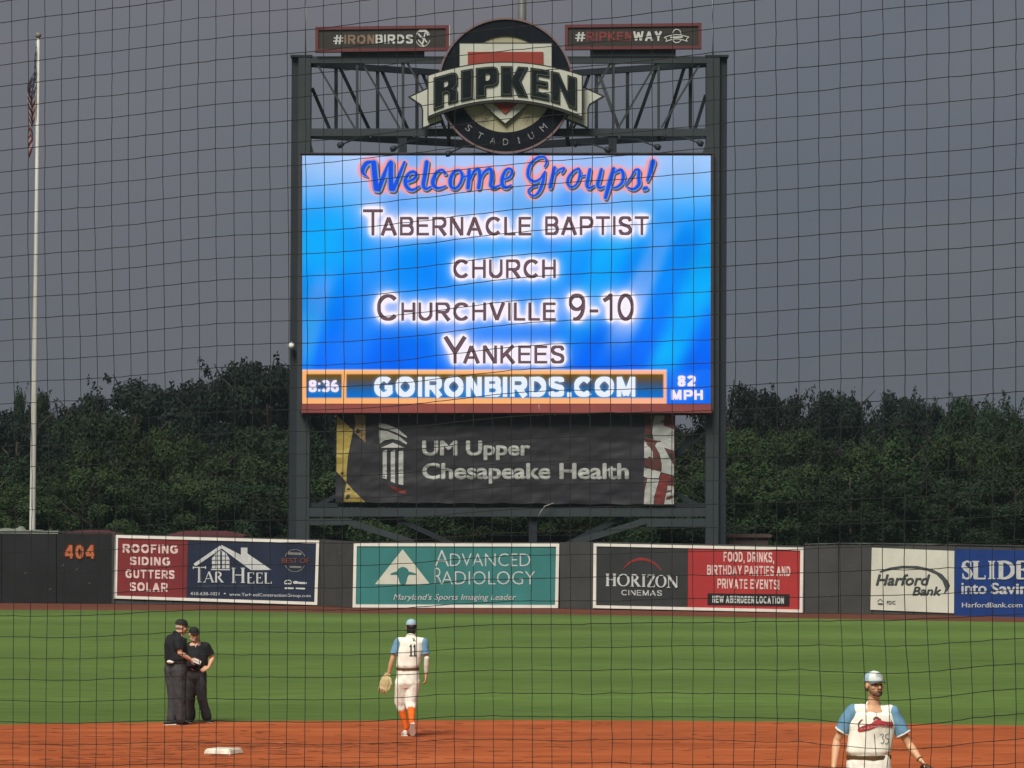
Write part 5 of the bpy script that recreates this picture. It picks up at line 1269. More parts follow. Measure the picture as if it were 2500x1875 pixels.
def facebits(c, hf, par, k=1.0):
    r, f, u = basis(hf)
    for s in (-1, 1):
        g = Geo(); g.ball(c+f*.083*k+r*.031*k*s+u*.006*k, (.010*k, .007*k, .0065*k)); add('eye', g.V, g.F, M_eye, par, smooth=True)
        V, F_ = tubeVF([c+f*.088*k+r*.017*k*s+u*.026*k, c+f*.088*k+r*.032*k*s+u*.031*k, c+f*.078*k+r*.048*k*s+u*.026*k], [.003, .0045, .003], 6); add('eyebrow', V, F_, M_hairb, par, smooth=True)
    V, F_ = tubeVF([c+f*.094*k-r*.020*k-u*.055*k, c+f*.103*k-u*.054*k, c+f*.094*k+r*.020*k-u*.055*k], [.003, .006, .003], 8); add('mouth', V, F_, M_lip, par, smooth=True)
def cap(c, hf, par, m_crown, m_brim, m_front=None, k=1.0, brimlen=.075):
    r, f, u = basis(hf); bc = c+u*.046*k-f*.012*k; V = []; F_ = []; n = 28; rows = 9; mi = []
    for j in range(rows+1):
        el = math.radians(-4+94*j/rows)
        for i in range(n):
            a = 2*math.pi*i/n; ce = math.cos(el)
            hz = .087*k*(1+.06*max(0, math.sin(a)))
            V.append(bc+r*(.087*k*ce**.8*math.cos(a))+f*(.106*k*ce**.8*math.sin(a))+u*(hz*math.sin(el)))
    for j in range(rows):
        for i in range(n):
            b = j*n; F_.append((b+i, b+(i+1) % n, b+n+(i+1) % n, b+n+i)); a = 2*math.pi*(i+.5)/n
            mi.append(1 if m_front and math.sin(a) > .45 else 0)
    o = add('cap', V, F_, [m_crown, m_front or m_crown], par, smooth=True, mi=mi)
    V = []; F_ = []; nb = 16
    for lay in (0, 1):
        for i in range(nb+1):
            a = math.pi*(.15+.70*i/nb); ca_, sa_ = math.cos(a), math.sin(a)
            for t in (0, .5, 1):
                p = bc+r*(.086*k*ca_*(1+.02*t))+f*(.103*k*sa_*(1)+(brimlen*k*t)*sa_**.7)-u*(.004+.006*t+.028*ca_*ca_*t+lay*.005)
                V.append(p)
    m_ = 3*(nb+1)
    for i in range(nb):
        for t in range(2):
            a = i*3+t; F_.append((a, a+1, a+4, a+3)); F_.append((a+m_+3, a+m_+4, a+m_+1, a+m_))
        F_.append((i*3+2, i*3+2+m_, i*3+5+m_, i*3+5))
    add('brim', V, F_, m_brim, o, smooth=False)
    g = Geo(); g.ball(bc+u*.088*k, .007); add('button', g.V, g.F, m_crown, o, smooth=True)
    return o
def shoe(name, heel, toe, m, par, up=Vector((0, 0, 1)), sole=None, w=.048):
    heel = Vector(heel); toe = Vector(toe); d = (toe-heel).normalized(); s = d.cross(up).normalized(); u = s.cross(d); L_ = (toe-heel).length; g = Geo()
    g.loft([(heel-d*.005+u*.045, s*.026, u*.036), (heel+d*L_*.2+u*.05, s*.037, u*.046), (heel+d*L_*.45+u*.043, s*.040, u*.037), (heel+d*L_*.72+u*.033, s*w, u*.028), (heel+d*L_*.95+u*.024, s*.036, u*.02), (heel+d*L_+u*.02, s*.015, u*.012)], 16, 2.4)
    o = fuse(name, g, .008, m, par, 2)
    V = []; prof = [(0, .030), (.15, .037), (.4, .036), (.72, w+.002), (.92, .038), (1.0, .012)]
    for lay in (.014, -.006):
        for t, hw in prof: V.append(heel+d*L_*t+s*hw+u*lay)
        for t, hw in reversed(prof): V.append(heel+d*L_*t-s*hw+u*lay)
    n = 2*len(prof); F_ = [tuple(range(n-1, -1, -1)), tuple(range(n, 2*n))]+[(i, (i+1) % n, n+(i+1) % n, n+i) for i in range(n)]
    so = bpy.data.meshes.new('sole'); so.from_pydata([tuple(v) for v in V], [], F_); so.materials.append(sole or m)
    bm = bmesh.new(); bm.from_mesh(so); bmesh.ops.recalc_face_normals(bm, faces=bm.faces); bm.to_mesh(so); bm.free()
    so = bpy.data.objects.new('sole', so); COL.objects.link(so); so.parent = o
    return o
def person(label, loc, J, o, group=None):
    """J: joints in local metres; o: clothes and options"""
    r = root('person', loc, label, 'person', group); ORG[r.name] = Vector((0, 0, 0))
    f = Vector(J['f']+(0,)).normalized(); rt = f.cross(Vector((0, 0, 1))).normalized()
    vx = o.get('voxel', .008); bk = o.get('bulk', 1.0); belly = o.get('belly', 0)
    hips, waist, chest, nb, hc = (Vector(J[k]) for k in ('hips', 'waist', 'chest', 'nb', 'head'))
    hw = o.get('hw', (.168, .158, .188)); up = (nb-waist).normalized()
    g = Geo(); sl = .93
    g.loft([(hips-Vector((0, 0, .1)), rt*.13*sl, f*.10*sl), (hips, rt*(hw[0]-.012)*sl, f*.115*sl), (waist, rt*(hw[1]-.012)*sl, f*.10*sl), (chest, rt*(hw[2]-.015)*sl, f*.115*sl), (nb-up*.05, rt*.13*sl, f*.08*sl), (nb, rt*.06, f*.06)])
    g.limb([nb-up*.03, nb+(hc-nb)*.35, hc-Vector((0, 0, .05))], [.064, .056, .054]); head(g, hc, J['hf'])
    for s in (0, 1):
        sh_, el, wr = Vector(J['sh'][s]), Vector(J['el'][s]), Vector(J['wr'][s])
        fa = el.lerp(wr, .28)
        g.limb([nb-up*.07, sh_, sh_.lerp(el, .45), el, fa, wr], [.05, .052*bk, .046*bk, .037*bk, .041*bk, .026])
        if J['hand'][s]: d, n = J['hand'][s][:2]; hand(g, wr, d, n, J['hand'][s][2], 1.02, J['hand'][s][3])
        hp, kn, an = Vector(J['hip'][s]), Vector(J['kn'][s]), Vector(J['an'][s])
        g.limb([hips, hp, hp.lerp(kn, .5), kn, kn.lerp(an, .3), an], [.09, .075, .064, .050, .046, .034])
    body = fuse('body', g, vx, o['skin'], r, 2)
    # shirt
    g = Geo(); fd = f*belly
    zz_ = Vector((0, 0, 1)); neck = (nb-up*.012, rt*.072, f*.070-zz_*.050)
    g.loft([(waist-zz_*.012, rt*(hw[1]-.012), f*(.106+belly*.2)), (waist+zz_*.012, rt*(hw[1]+.002), f*(.116+belly*.5)), (waist+zz_*.05+fd*.3, rt*(hw[1]+.020+belly*.3), f*(.130+belly*.65)), (waist.lerp(chest, .5)+fd*.3, rt*(hw[1]+hw[2])*.515, f*(.130+belly*.55)),
            (chest, rt*(hw[2]+.006), f*(.132+belly*.1)), (chest.lerp(nb, .55), rt*hw[2]*.95, f*.115), (nb-up*.058, rt*.132, f*.090-zz_*.025), neck], 28, 2.3)
    gs = []
    for s in (0, 1):
        sh_, el = Vector(J['sh'][s]), Vector(J['el'][s]); e = sh_.lerp(el, o.get('slen', .72)); ax = (el-sh_).normalized(); cu_ = o.get('cuff', .070)*bk
        g.limb([nb-up*.065, sh_+(nb-sh_)*.12], [.056, .071*bk])
        if isinstance(o['shirt'], tuple): gg = Geo(); gs.append(gg)
        else: gg = g
        gg.limb([sh_, sh_+ax*.02], [.0765*bk, .0765*bk]); V_, F2_ = tubeVF([sh_, sh_.lerp(e, .35), sh_.lerp(e, .7), e], [.0765*bk, .075*bk, (.073*bk+cu_)/2, cu_], 16); gg.put(V_, F2_)
        if isinstance(o['shirt'], tuple):
            V_, F2_ = tubeVF([e-ax*.012, e-ax*.002, e+ax*.006], [cu_*1.03, cu_*1.05, cu_*1.02], 18); add('cuff', V_, F2_, o.get('cuffm', M_slv), r, smooth=True)
    shm = o['shirt'][0] if isinstance(o['shirt'], tuple) else o['shirt']
    shirt = fuse('shirt', g, o.get('cvox', .010), [shm], r, 2, o.get('folds', .010), o.get('fs', 6), None, o.get('seed', 0.))
    for gg in gs: fuse('sleeve', gg, o.get('cvox', .010), o['shirt'][1], r, 2, o.get('folds', .010)*.8, 8, None, o.get('seed', 0.)+3)
    cn, ca1, ca2 = neck; V, F_ = tubeVF([cn+ca1*(math.cos(t)*1.03)+ca2*(math.sin(t)*1.05)+Vector((0, 0, -.035*max(0, math.sin(t))**3)) for t in [2*math.pi*i/24+.001 for i in range(25)]], .0095, 6, False)
    if o.get('collar'): add('collar', V, F_, o['collar'], r, smooth=True)
    # trousers
    g = Geo()
    g.loft([(hips-Vector((0, 0, .13)), rt*(hw[0]*.8), f*.10), (hips-Vector((0, 0, .05)), rt*(hw[0]+.004), f*.132), (hips+Vector((0, 0, .03)), rt*(hw[0]+.002), f*.128), (waist+Vector((0, 0, .012)), rt*(hw[1]+.004), f*(.112+belly*.3))], 24, 2.3)
    for s in (0, 1):
        hp, kn, an = Vector(J['hip'][s]), Vector(J['kn'][s]), Vector(J['an'][s]); a, b, c_, d = o['leg']
        e = kn.lerp(an, o['pl'])
        g.limb([hp+Vector((0, 0, .02)), hp.lerp(kn, .5), kn, kn.lerp(e, .5), e], [a, (a+b)/2, b, c_, d])
    fuse('trousers', g, o.get('cvox', .010), o['pants'], r, 2, o.get('folds', .010)*.9, 8, None, 7.+o.get('seed', 0))
    bz = waist+Vector((0, 0, .0))
    if o.get('belt'):
        V = []; F_ = []; n = 30
        for (dz, q) in ((-.022, 1), (-.022, 1.03), (.016, 1.03), (.016, 1)):
            for i in range(n):
                a = 2*math.pi*i/n; V.append(bz+Vector((0, 0, dz+o.get('bdrop', 0)))+(rt*math.cos(a)*(hw[1]+.008)+f*math.sin(a)*(.124+belly*.32))*q*1.0)
        for j in range(4):
            for i in range(n): a, b = j*n, ((j+1) % 4)*n; F_.append((a+i, a+(i+1) % n, b+(i+1) % n, b+i))
        add('belt', V, F_, o['belt'], r, smooth=False)
    return r, body, shirt, (f, rt)
def decal(name, V2, Fc, sh_, m, par, off=.006, ysrc=-1.5):
    """stitched lettering: laid on the cloth by dropping it onto the surface, local x-z picture"""
    bm = bmesh.new(); bm.from_mesh(sh_.data); bv = BVHTree.FromBMesh(bm); bm.free(); V = []; last = -.15
    for x, z in V2:
        h = bv.ray_cast(Vector((x, ysrc, z)), Vector((0, 1, 0)))
        if h[0] is not None: last = h[0].y
        V.append((x, last-off, z))
    Fd = []
    for f in Fc:
        ar = sum(V2[f[i]][0]*V2[f[(i+1) % len(f)]][1]-V2[f[(i+1) % len(f)]][0]*V2[f[i]][1] for i in range(len(f)))
        Fd.append(tuple(f) if ar > 0 else tuple(reversed(f)))
    return add(name, V, Fd, m, par)
def dstrokes(name, sts, sh_, m, par, off=.007):
    V2 = []; Fc = []
    for s in sts:
        pp, ww = s
        if not isinstance(ww, list): ww = [ww]*len(pp)
        q3 = [(p[0], p[1], w_) for p, w_ in zip(pp, ww)]; q3 = smooth_line(q3, 4); out_ = [q3[0]]
        for k_ in range(1, len(q3)):
            a_, b_ = q3[k_-1], q3[k_]; n_ = max(1, int(math.hypot(b_[0]-a_[0], b_[1]-a_[1])/.010))
            out_ += [tuple(a_[i]+(b_[i]-a_[i])*t_/n_ for i in range(3)) for t_ in range(1, n_+1)]
        v, f = stroke2d([(x, y) for x, y, _ in out_], [w_ for _, _, w_ in out_], smooth=False); b = len(V2); V2 += v; Fc += [tuple(i+b for i in q) for q in f]
    return decal(name, V2, Fc, sh_, m, par, off)

# --- umpire on the left, back half turned, reaching to his colleague
A0 = G(429, 1771)
ua = lambda x, y, yy=0.: Vector(((x/5.184+360-429)/144.2, yy, (1771-(1480+y/5.184))/144.2))
J = dict(f=(.72, .69), hips=ua(368, 790), waist=ua(362, 700), chest=ua(352, 480), nb=ua(385, 345), head=ua(432, 268), hf=(.93, .25, -.18),
  sh=[(-.09, .13, 1.455), tuple(ua(395, 430, -.15))], el=[(-.02, .30, 1.22), tuple(ua(425, 590, -.20))], wr=[(.22, .22, 1.10), tuple(ua(562, 675, -.13))],
  hand=[((1, -.1, -.1), (0, -1, 0), 1, .6), ((1, .05, -.12), (-.1, .6, -.7), 1, .5)],
  hip=[(-.075, .09, .93), (.065, -.07, .93)], kn=[tuple(ua(330, 1130, .07)), tuple(ua(410, 1130, -.06))], an=[tuple(ua(305, 1450, .06)), tuple(ua(430, 1440, -.05))])
r, body, shirt, (f, rt) = person('left umpire in black shirt and grey slacks, back half turned, reaching to his colleague', A0, J,
  dict(skin=M_skin2, shirt=M_black, pants=M_slk, leg=(.132, .110, .095, .090), pl=.95, belly=.06, bulk=1.15, collar=M_black, hw=(.215, .215, .235), belt=M_shk, folds=.016, seed=2.))
cap(Vector(J['head']), J['hf'], r, M_capb, M_capb, k=1.05, brimlen=.06)
g = Geo(); hr, hF, hU = basis(J['hf']); c0 = Vector(J['head']); g.ball(c0-hF*.035+hU*.006, (.074, .074, .055)); fuse('hair', g, .008, M_hairg, r, 1)
shoe('shoe', ua(372, 1500, -.02)*1.0-Vector((0, 0, 0)), Vector((-.21, .04, 0.0)), M_shk, r, sole=M_shw); shoe('shoe', Vector((.03, -.06, .0)), Vector((.20, .20, .0)), M_shk, r, sole=M_shw)
g = Geo(); p = ua(290, 700, -.13); g.ball(p, (.050, .035, .030)); g.ball(p+Vector((.045, -.03, -.004)), (.03, .03, .02)); fuse('ball_bag', g, .006, M_shw, r, 1, .010, 30)
cd_ = root('score_card', A0+ua(640, 690, -.2), 'small pale card held by the left umpire in front of his colleague', 'card'); ORG[cd_.name] = Vector((0, 0, 0))
V, F_ = barVF((-.06, 0, .02), (.06, 0, -.03), .065, .004); add('paper', V, F_, M_shw, cd_)
V, F_ = barVF((-.05, -.006, .016), (.05, -.006, -.025), .004, .003); add('pencil_line', V, F_, M_ink, cd_)
# --- umpire on the right, facing the camera, hand on his belly
B0 = G(489, 1764)
ub = lambda x, y, yy=0.: Vector(((x/5.184+360-489)/142.3, yy, (1764-(1480+y/5.184))/142.3))
J = dict(f=(.25, -.97), hips=ub(612, 870), waist=ub(606, 790), chest=ub(625, 560), nb=ub(622, 442), head=ub(592, 358, -.05), hf=(.35, -.9, -.16),
  sh=[tuple(ub(742, 510)), tuple(ub(515, 520, .05))], el=[tuple(ub(822, 660, .04)), tuple(ub(478, 680, .10))], wr=[tuple(ub(782, 770, -.16)), tuple(ub(520, 760, -.10))],
  hand=[((-.75, -.25, -.3), (.1, .8, -.5), -1, .9), ((.8, -.4, -.2), (0, .8, -.2), 1, .6)],
  hip=[tuple(ub(672, 880)), tuple(ub(560, 880))], kn=[tuple(ub(690, 1150, -.03)), tuple(ub(540, 1150, -.04))], an=[tuple(ub(752, 1410)), tuple(ub(545, 1425))])
r, body, shirt, _ = person('right umpire in black shirt and grey slacks, facing the camera, hand at his belt', B0, J,
  dict(skin=M_skin1, shirt=M_black, pants=M_slk, leg=(.110, .090, .080, .084), pl=.95, belly=.075, bulk=1.05, hw=(.172, .180, .198), belt=M_shk, folds=.015, seed=5.))
cap(Vector(J['head']), J['hf'], r, M_capb, M_capb, k=1.0, brimlen=.055); facebits(Vector(J['head']), J['hf'], r)
hr, hF, hU = basis(J['hf']); c0 = Vector(J['head']); g = Geo(); g.ball(c0+hF*.052-hU*.085, (.042, .040, .032)); g.ball(c0+hF*.035-hU*.07+hr*.035, .028); g.ball(c0+hF*.035-hU*.07-hr*.035, .028); fuse('beard', g, .006, M_hairg, r, 1, .003, 40)
g = Geo(); nb = Vector(J['nb']); g.limb([nb+Vector((.01, -.088, -.045)), nb+Vector((-.012, -.125, -.10))], [.010, .006]); fuse('undershirt', g, .006, M_shw, r, 1)
shoe('shoe', Vector(J['an'][0])*Vector((1, 1, 0))+Vector((-.0, .06, 0)) if False else Vector((J['an'][0][0]-.02, .06, 0)), Vector((J['an'][0][0]+.10, -.16, 0)), M_shk, r, sole=M_shw)
shoe('shoe', Vector((J['an'][1][0], .06, 0)), Vector((J['an'][1][0]+.02, -.20, 0)), M_shk, r, sole=M_shw)

# --- shortstop walking away, number 11
S0_ = G(1003, 1799)
us = lambda x, y, yy=0.: Vector(((x/4.88+900-1003)/151.6, yy, (1799-(1480+y/4.88))/151.6))
J = dict(f=(.05, 1.0), hips=us(466, 880), waist=us(466, 745), chest=us(498, 520), nb=us(505, 358), head=us(508, 252, .02), hf=(.05, 1, -.05),
  sh=[tuple(us(352, 430)), tuple(us(655, 430))], el=[tuple(us(280, 635, -.01)), tuple(us(692, 640, -.03))], wr=[tuple(us(232, 830, .05)), tuple(us(685, 822, .03))],
  hand=[((-.25, .1, -1), (1, 0, 0), 1, .5), ((-.05, .05, -1), (-1, .2, 0), 1, .7)],
  hip=[tuple(us(398, 920)), tuple(us(528, 920))], kn=[tuple(us(378, 1160, .09)), tuple(us(505, 1150, .0))], an=[tuple(us(446, 1450, .10)), tuple(us(520, 1385, -.26))])
J['f'] = (.05, 1.0)
r, body, shirt, _ = person('baseball player seen from behind, number 11, white uniform, blue sleeves and orange socks', S0_, J,
  dict(skin=M_skin1, shirt=(M_jer, M_slv), pants=M_pan, leg=(.120, .098, .090, .085), pl=.20, hw=(.184, .172, .204), belt=M_belt, folds=.013, seed=9., collar=M_jer, slen=.66, cuff=.072, bulk=.97, hem=.07))
cap(Vector(J['head']), J['hf'], r, M_capbl, M_capbl)
g = Geo(); c0 = Vector(J['head']); g.ball(c0+Vector((0, -.05, -.055)), (.078, .055, .070)); g.ball(c0+Vector((0, -.040, .01)), (.084, .068, .060)); fuse('hair', g, .008, M_hairk, r, 1, .008, 30)
for s in (0, 1):
    kn, an = Vector(J['kn'][s]), Vector(J['an'][s]); g = Geo(); g.limb([kn.lerp(an, .05), kn.lerp(an, .35), kn.lerp(an, .7), an], [.064, .066, .052, .044]); fuse('sock', g, .008, M_org, r, 2, .004, 16)
shoe('shoe', us(440, 1545, .04), us(410, 1545, .32)*Vector((1, 1, 0)), M_shw, r); 
shoe('shoe', us(530, 1385, -.31), us(525, 1535, -.19), M_shw, r, up=Vector((0, 1, .6)), sole=M_shw)
g = Geo(); el, wr = Vector(J['el'][1]), Vector(J['wr'][1]); g.limb([el.lerp(wr, -.12), el.lerp(wr, .3), el.lerp(wr, .8)], [.043, .045, .034]); fuse('arm_sleeve', g, .008, M_slw, r, 2, .003, 20)
P11 = []
for x0 in (507, 552):
    P11 += [([XZ(us(x0, 458)), XZ(us(x0, 585))], .024), ([XZ(us(x0-18, 586)), XZ(us(x0+16, 586))], .013), ([XZ(us(x0-16, 478)), XZ(us(x0, 460))], .013)]
dstrokes('back_number', P11, shirt, M_ink, r)
dstrokes('neck_mark', [([XZ(us(525, 382)), XZ(us(548, 390)), XZ(us(533, 405)), XZ(us(562, 410))], .010)], shirt, M_ink, r)
def glove(loc, d, n, m, label, k=1.0):
    """baseball glove, fingers along d, pocket facing n"""
    gr = root('baseball_glove', loc, label, 'glove'); ORG[gr.name] = Vector((0, 0, 0)); d = Vector(d).normalized(); n = Vector(n); n = (n-d*n.dot(d)).normalized(); s = d.cross(n)
    g = Geo(); g.loft([(-d*.02*k, s*.045*k, n*.030*k), (d*.05*k, s*.075*k, n*.036*k), (d*.11*k, s*.088*k, n*.030*k), (d*.15*k, s*.080*k, n*.024*k)], 18, 2.5)
    for i in range(4):
        b = d*.13*k+s*((.055-.037*i)*k); q = (d+s*(.16-.10*i)).normalized(); g.limb([b, b+q*.07*k-n*.0, b+q*.13*k+n*.025*k], [.021*k, .020*k, .015*k])
    fuse('leather', g, .008, m, gr, 2, .003, 25)
    g = Geo(); b = d*.02*k+s*.065*k; g.limb([b, b+(d+s*.7).normalized()*.08*k, b+(d+s*.25).normalized()*.16*k], [.026*k, .023*k, .017*k]); fuse('thumb', g, .008, m, gr, 2)
    V = []; F_ = []
    for lay in (0, .012):
        for a in ((.055, .12), (.10, .10), (.115, .17), (.06, .22)): V.append((s*a[0]+d*a[1]+n*lay)*k)
    add('web', V, [(0, 1, 2, 3), (7, 6, 5, 4), (0, 4, 5, 1), (1, 5, 6, 2), (2, 6, 7, 3), (3, 7, 4, 0)], m, gr)
    g = Geo(); g.limb([-d*.03*k-s*.04*k+n*.01, -d*.035*k+n*.03*k, -d*.03*k+s*.04*k+n*.01], [.014]*3); fuse('wrist_strap', g, .008, m, gr, 1)
    return gr
glove(S0_+us(215, 835, .04), (-.30, .1, -1), (.55, .85, -.1), M_glt, 'pale tan baseball glove hanging from the left hand of player 11', 1.1)

# --- pitcher in front, cut off at the hips by the lower edge
YP = 39.7; C0_ = Vector(((2136-1250)/FPX*YP, YP, .235))
up_ = lambda x, y, yy=0.: Vector(((x/6.03+1980-2136)/251, yy, 2.048+.015-y/1513.5))
J = dict(f=(.0, -1.0), hips=up_(848, 1630), waist=up_(852, 1490), chest=up_(905, 1020), nb=up_(925, 730), head=up_(928, 440, -.02), hf=(.44, -.9, .06),
  sh=[tuple(up_(1190, 850)), tuple(up_(625, 830))], el=[tuple(up_(1440, 1310, -.02)), tuple(up_(385, 1260, .05))], wr=[tuple(up_(1590, 1530, -.14)), tuple(up_(325, 1640, -.08))],
  hand=[((.55, -.3, -.8), (-.6, -.3, -.6), -1, .7), ((0, -.25, -1), (1, 0, 0), 1, .5)],
  hip=[tuple(up_(960, 1700)), tuple(up_(730, 1700))], kn=[(.06, -.05, .50), (-.20, .0, .50)], an=[(.10, .03, .09), (-.24, .05, .09)])
r, body, shirt, _ = person('bearded pitcher facing the camera, white jersey with red script and blue sleeves', C0_, J,
  dict(skin=M_skin1, shirt=(M_jer, M_slv), cuffm=M_shw, pants=M_pan, leg=(.118, .095, .085, .080), pl=.25, hw=(.215, .205, .226), belt=M_belt, bdrop=-.004, folds=.016, seed=14., slen=.68, cuff=.074, bulk=1.02, collar=M_jer, voxel=.006, cvox=.008, hem=.085))
c0 = Vector(J['head']); cap(c0, J['hf'], r, M_capbl, mat('brim_blue', (.085, .13, .15), rough=.8), M_capw, k=1.03, brimlen=.054); facebits(c0, J['hf'], r)
hr, hF, hU = basis(J['hf']); R = Matrix((hr, hF, hU)).transposed(); g = Geo()
g.limb([c0-hr*.066-hF*.002+hU*.0, c0-hr*.055-hU*.055+hF*.018, c0-hr*.030-hU*.082+hF*.050, c0-hU*.090+hF*.068, c0+hr*.030-hU*.082+hF*.050, c0+hr*.055-hU*.055+hF*.018, c0+hr*.066+hU*.0], [.010, .020, .027, .028, .027, .020, .010])
g.limb([c0+hF*.098-hU*.040-hr*.026, c0+hF*.107-hU*.036, c0+hF*.098-hU*.040+hr*.026], [.006, .007, .006]); fuse('beard', g, .005, M_hairb, r, 1, .002, 60)
g = Geo(); g.ball(c0-hF*.035-hU*.02, (.079, .078, .055), R); fuse('hair', g, .007, M_hairb, r, 1, .003, 40)
CV = c0+hU*.085+hF*.085
strokes_ = [([(-.035, .0), (-.01, .012), (.02, .014), (.038, .004)], [.003, .008, .008, .003]), ([(-.03, -.006), (.0, -.002), (.035, -.003)], [.002, .006, .002])]
V = []; Fc = []
for pts, w in strokes_:
    v2, f2 = stroke2d(pts, w); b = len(V); V += [c0+hF*(.099-4.2*x*x)+hr*x+hU*(.093+y) for x, y in v2]; Fc += [tuple(i+b for i in q) for q in f2]
add('cap_mark', V, Fc, mat('mark_grey', (.12, .17, .20)), r)
# collar, placket, script, number
d2 = lambda *q: [XZ(up_(x, y)) for x, y in q]
dstrokes('placket', [(d2((945, 800), (948, 870)), .005), (d2((915, 1150), (925, 1300), (938, 1450)), .006)], shirt, M_ink, r)
sc_ = []
rr = random.Random(4)
dstrokes('script_band', [(d2((700, 1088), (780, 1060), (880, 1030), (960, 985), (1060, 1000), (1165, 1010)), [.040, .055, .050, .062, .050, .050])], shirt, M_red_s, r, .007)
for i in range(9):
    x = 725+i*50; y = 1075-(x-700)*.17+(10 if x > 1000 else 0)
    sc_.append((d2((x-12, y+rr.uniform(8, 24)), (x, y-rr.uniform(0, 20)), (x+14, y+rr.uniform(-5, 20))), .0055))
dstrokes('script_outline', sc_, shirt, mat('script_pink', (.62, .34, .30)), r, .011)
dstrokes('script_tail', [(d2((690, 1060), (685, 1000), (720, 950), (748, 932)), [.014, .012, .010, .004]), (d2((1172, 1050), (1180, 990), (1160, 940)), [.014, .012, .005]), (d2((905, 930), (940, 905), (975, 920), (1010, 935)), [.014, .020, .018, .01])], shirt, mat('script_maroon', (.16, .04, .035)), r, .009)
dstrokes('front_number', [(d2((1000, 1160), (1040, 1148), (1050, 1170), (1030, 1200), (1058, 1235), (1045, 1280), (1012, 1278)), .0065), (d2((1130, 1150), (1085, 1160), (1082, 1205), (1120, 1215), (1128, 1260), (1100, 1295), (1078, 1280)), .0065)], shirt, mat('thread_grey', (.12, .13, .13), rough=.8), r)
g = Geo(); wr = Vector(J['wr'][0]); el = Vector(J['el'][0]); g.limb([wr.lerp(el, .02), wr.lerp(el, .10)], [.033, .036], False); fuse('wristband', g, .006, M_hairb, r, 1)
for s in (0, 1):
    kn, an = Vector(J['kn'][s]), Vector(J['an'][s]); g = Geo(); g.limb([kn.lerp(an, .1), kn.lerp(an, .4), an], [.062, .062, .043]); fuse('sock', g, .010, M_org, r, 2)
    shoe('shoe', Vector((an.x, an.y+.06, .0)), Vector((an.x+.03, an.y-.22, .0)), M_shk, r)
glove(C0_+up_(1655, 1640, -.20), (.75, -.35, -.75), (-.6, -.5, -.5), M_gld, 'dark brown baseball glove on the hand of the pitcher at the lower right corner', .98)

# ------------------------------------------------------------------ protective net between the seats and the field
M_net = mat('net_cord', (.012, .013, .013), rough=.8, var=.3, scale=30)
nt = root('protective_net', (0.0, 8.0, 2.0), 'black square mesh safety net hanging across the whole view', 'net')
MESH_ = .0452; th = math.radians(-32.5); dx, dy = math.cos(th), math.sin(th)
NU, NV = 118, 96
def npt(i, j):
    u = (i-NU/2)*MESH_; v = (j-NV/2)*MESH_*1.0
    q = Vector((i*.09, j*.09, 1.0)); w1 = noise.noise(q); w2 = noise.noise(q+Vector((40, 0, 0))); w3 = noise.noise(q*.35+Vector((0, 70, 0)))
    f1 = noise.noise(Vector((i*.9, j*.9, 5))); f2 = noise.noise(Vector((i*.9, j*.9, 25)))
    x = u*dx+.004*w1+.0012*f1+.008*w3; y = 8.0+u*dy+.05*w3; z = CAMH-.02+v+u*.036+.005*w2+.0016*f2+.007*noise.noise(Vector((i*.13, j*.03, 9)))
    kk = max(0, min(1, (3.85-z)/.5))*max(0, min(1, (x+.5)/.8)); z += .0045*kk*noise.noise(Vector((i*1.1, j*1.1, 50))); x += .003*kk*noise.noise(Vector((i*1.1, j*1.1, 80)))
    # pulled down and sideways near a tie on the right
    d = math.hypot(x-.70, z-3.40); k = math.exp(-(d/.13)**2); z += -.020*k; x += .012*k
    return Vector((x, y, z))
NP = [[npt(i, j) for j in range(NV+1)] for i in range(NU+1)]
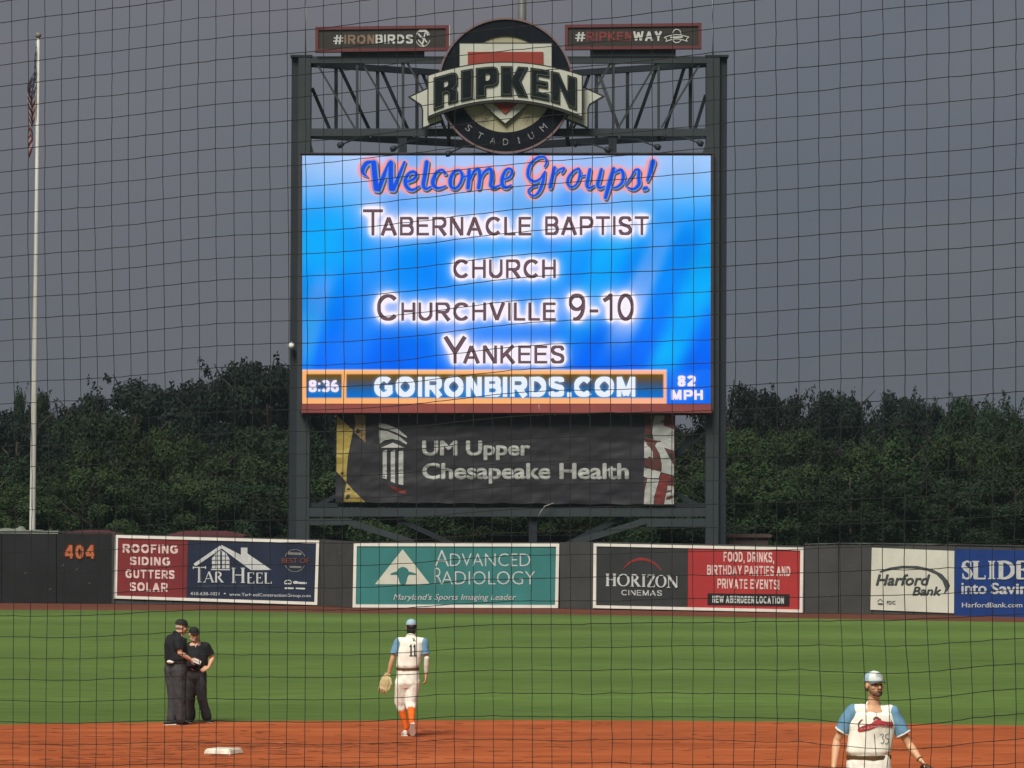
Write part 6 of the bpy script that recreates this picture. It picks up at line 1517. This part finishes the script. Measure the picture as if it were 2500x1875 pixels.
def cords(vertical):
    V = []; F_ = []
    A_n, B_n = (NU, NV) if vertical else (NV, NU)
    for a in range(A_n+1):
        rad = .00094*(1+.25*noise.noise(Vector((a*.7, 3 if vertical else 8, 0)))); pts = []
        for b in range(B_n+1):
            p = NP[a][b] if vertical else NP[b][a]; pts.append(p)
            if b < B_n:
                q = NP[a][b+1] if vertical else NP[b+1][a]; j_ = .0012*noise.noise(Vector((a*1.3, b*1.7, 2 if vertical else 6))); pts.append((p+q)/2+Vector((j_ if vertical else 0, 0, 0 if vertical else j_-.0004)))
        v, f = tubeVF(pts, rad, 4, False); b0 = len(V); V += v; F_ += [tuple(i+b0 for i in q) for q in f]
    return V, F_
V, F_ = cords(True); add('upright_cords', V, F_, M_net, nt)
V, F_ = cords(False); add('cross_cords', V, F_, M_net, nt)
V = []; F_ = []
for i in range(NU+1):
    for j in range(NV+1):
        p = NP[i][j]; s = .0016; b = len(V); V += [p+Vector(q) for q in ((s, 0, 0), (-s, 0, 0), (0, s, 0), (0, -s, 0), (0, 0, s), (0, 0, -s))]
        F_ += [(b+x, b+y, b+z) for x, y, z in ((0, 2, 4), (2, 1, 4), (1, 3, 4), (3, 0, 4), (2, 0, 5), (1, 2, 5), (3, 1, 5), (0, 3, 5))]
add('knots', V, F_, M_net, nt)

# ------------------------------------------------------------------ humid evening air
hz = bpy.data.meshes.new('haze'); X0, X1, Y0, Y1, Z0, Z1 = -620, 620, -80, 920, -1.2, 26
hz.from_pydata([(X0, Y0, Z0), (X1, Y0, Z0), (X1, Y1, Z0), (X0, Y1, Z0), (X0, Y0, Z1), (X1, Y0, Z1), (X1, Y1, Z1), (X0, Y1, Z1)], [],
               [(0, 3, 2, 1), (4, 5, 6, 7), (0, 1, 5, 4), (1, 2, 6, 5), (2, 3, 7, 6), (3, 0, 4, 7)])
hm = bpy.data.materials.new('haze'); hm.use_nodes = True; n = hm.node_tree; n.nodes.clear()
pv = n.nodes.new('ShaderNodeVolumePrincipled'); pv.inputs['Color'].default_value = (.72, .90, 1, 1); pv.inputs['Density'].default_value = .00016
pv.inputs['Anisotropy'].default_value = .3
oo = n.nodes.new('ShaderNodeOutputMaterial'); n.links.new(pv.outputs[0], oo.inputs['Volume']); hz.materials.append(hm)
o = bpy.data.objects.new('haze', hz); COL.objects.link(o); o['kind'] = 'stuff'
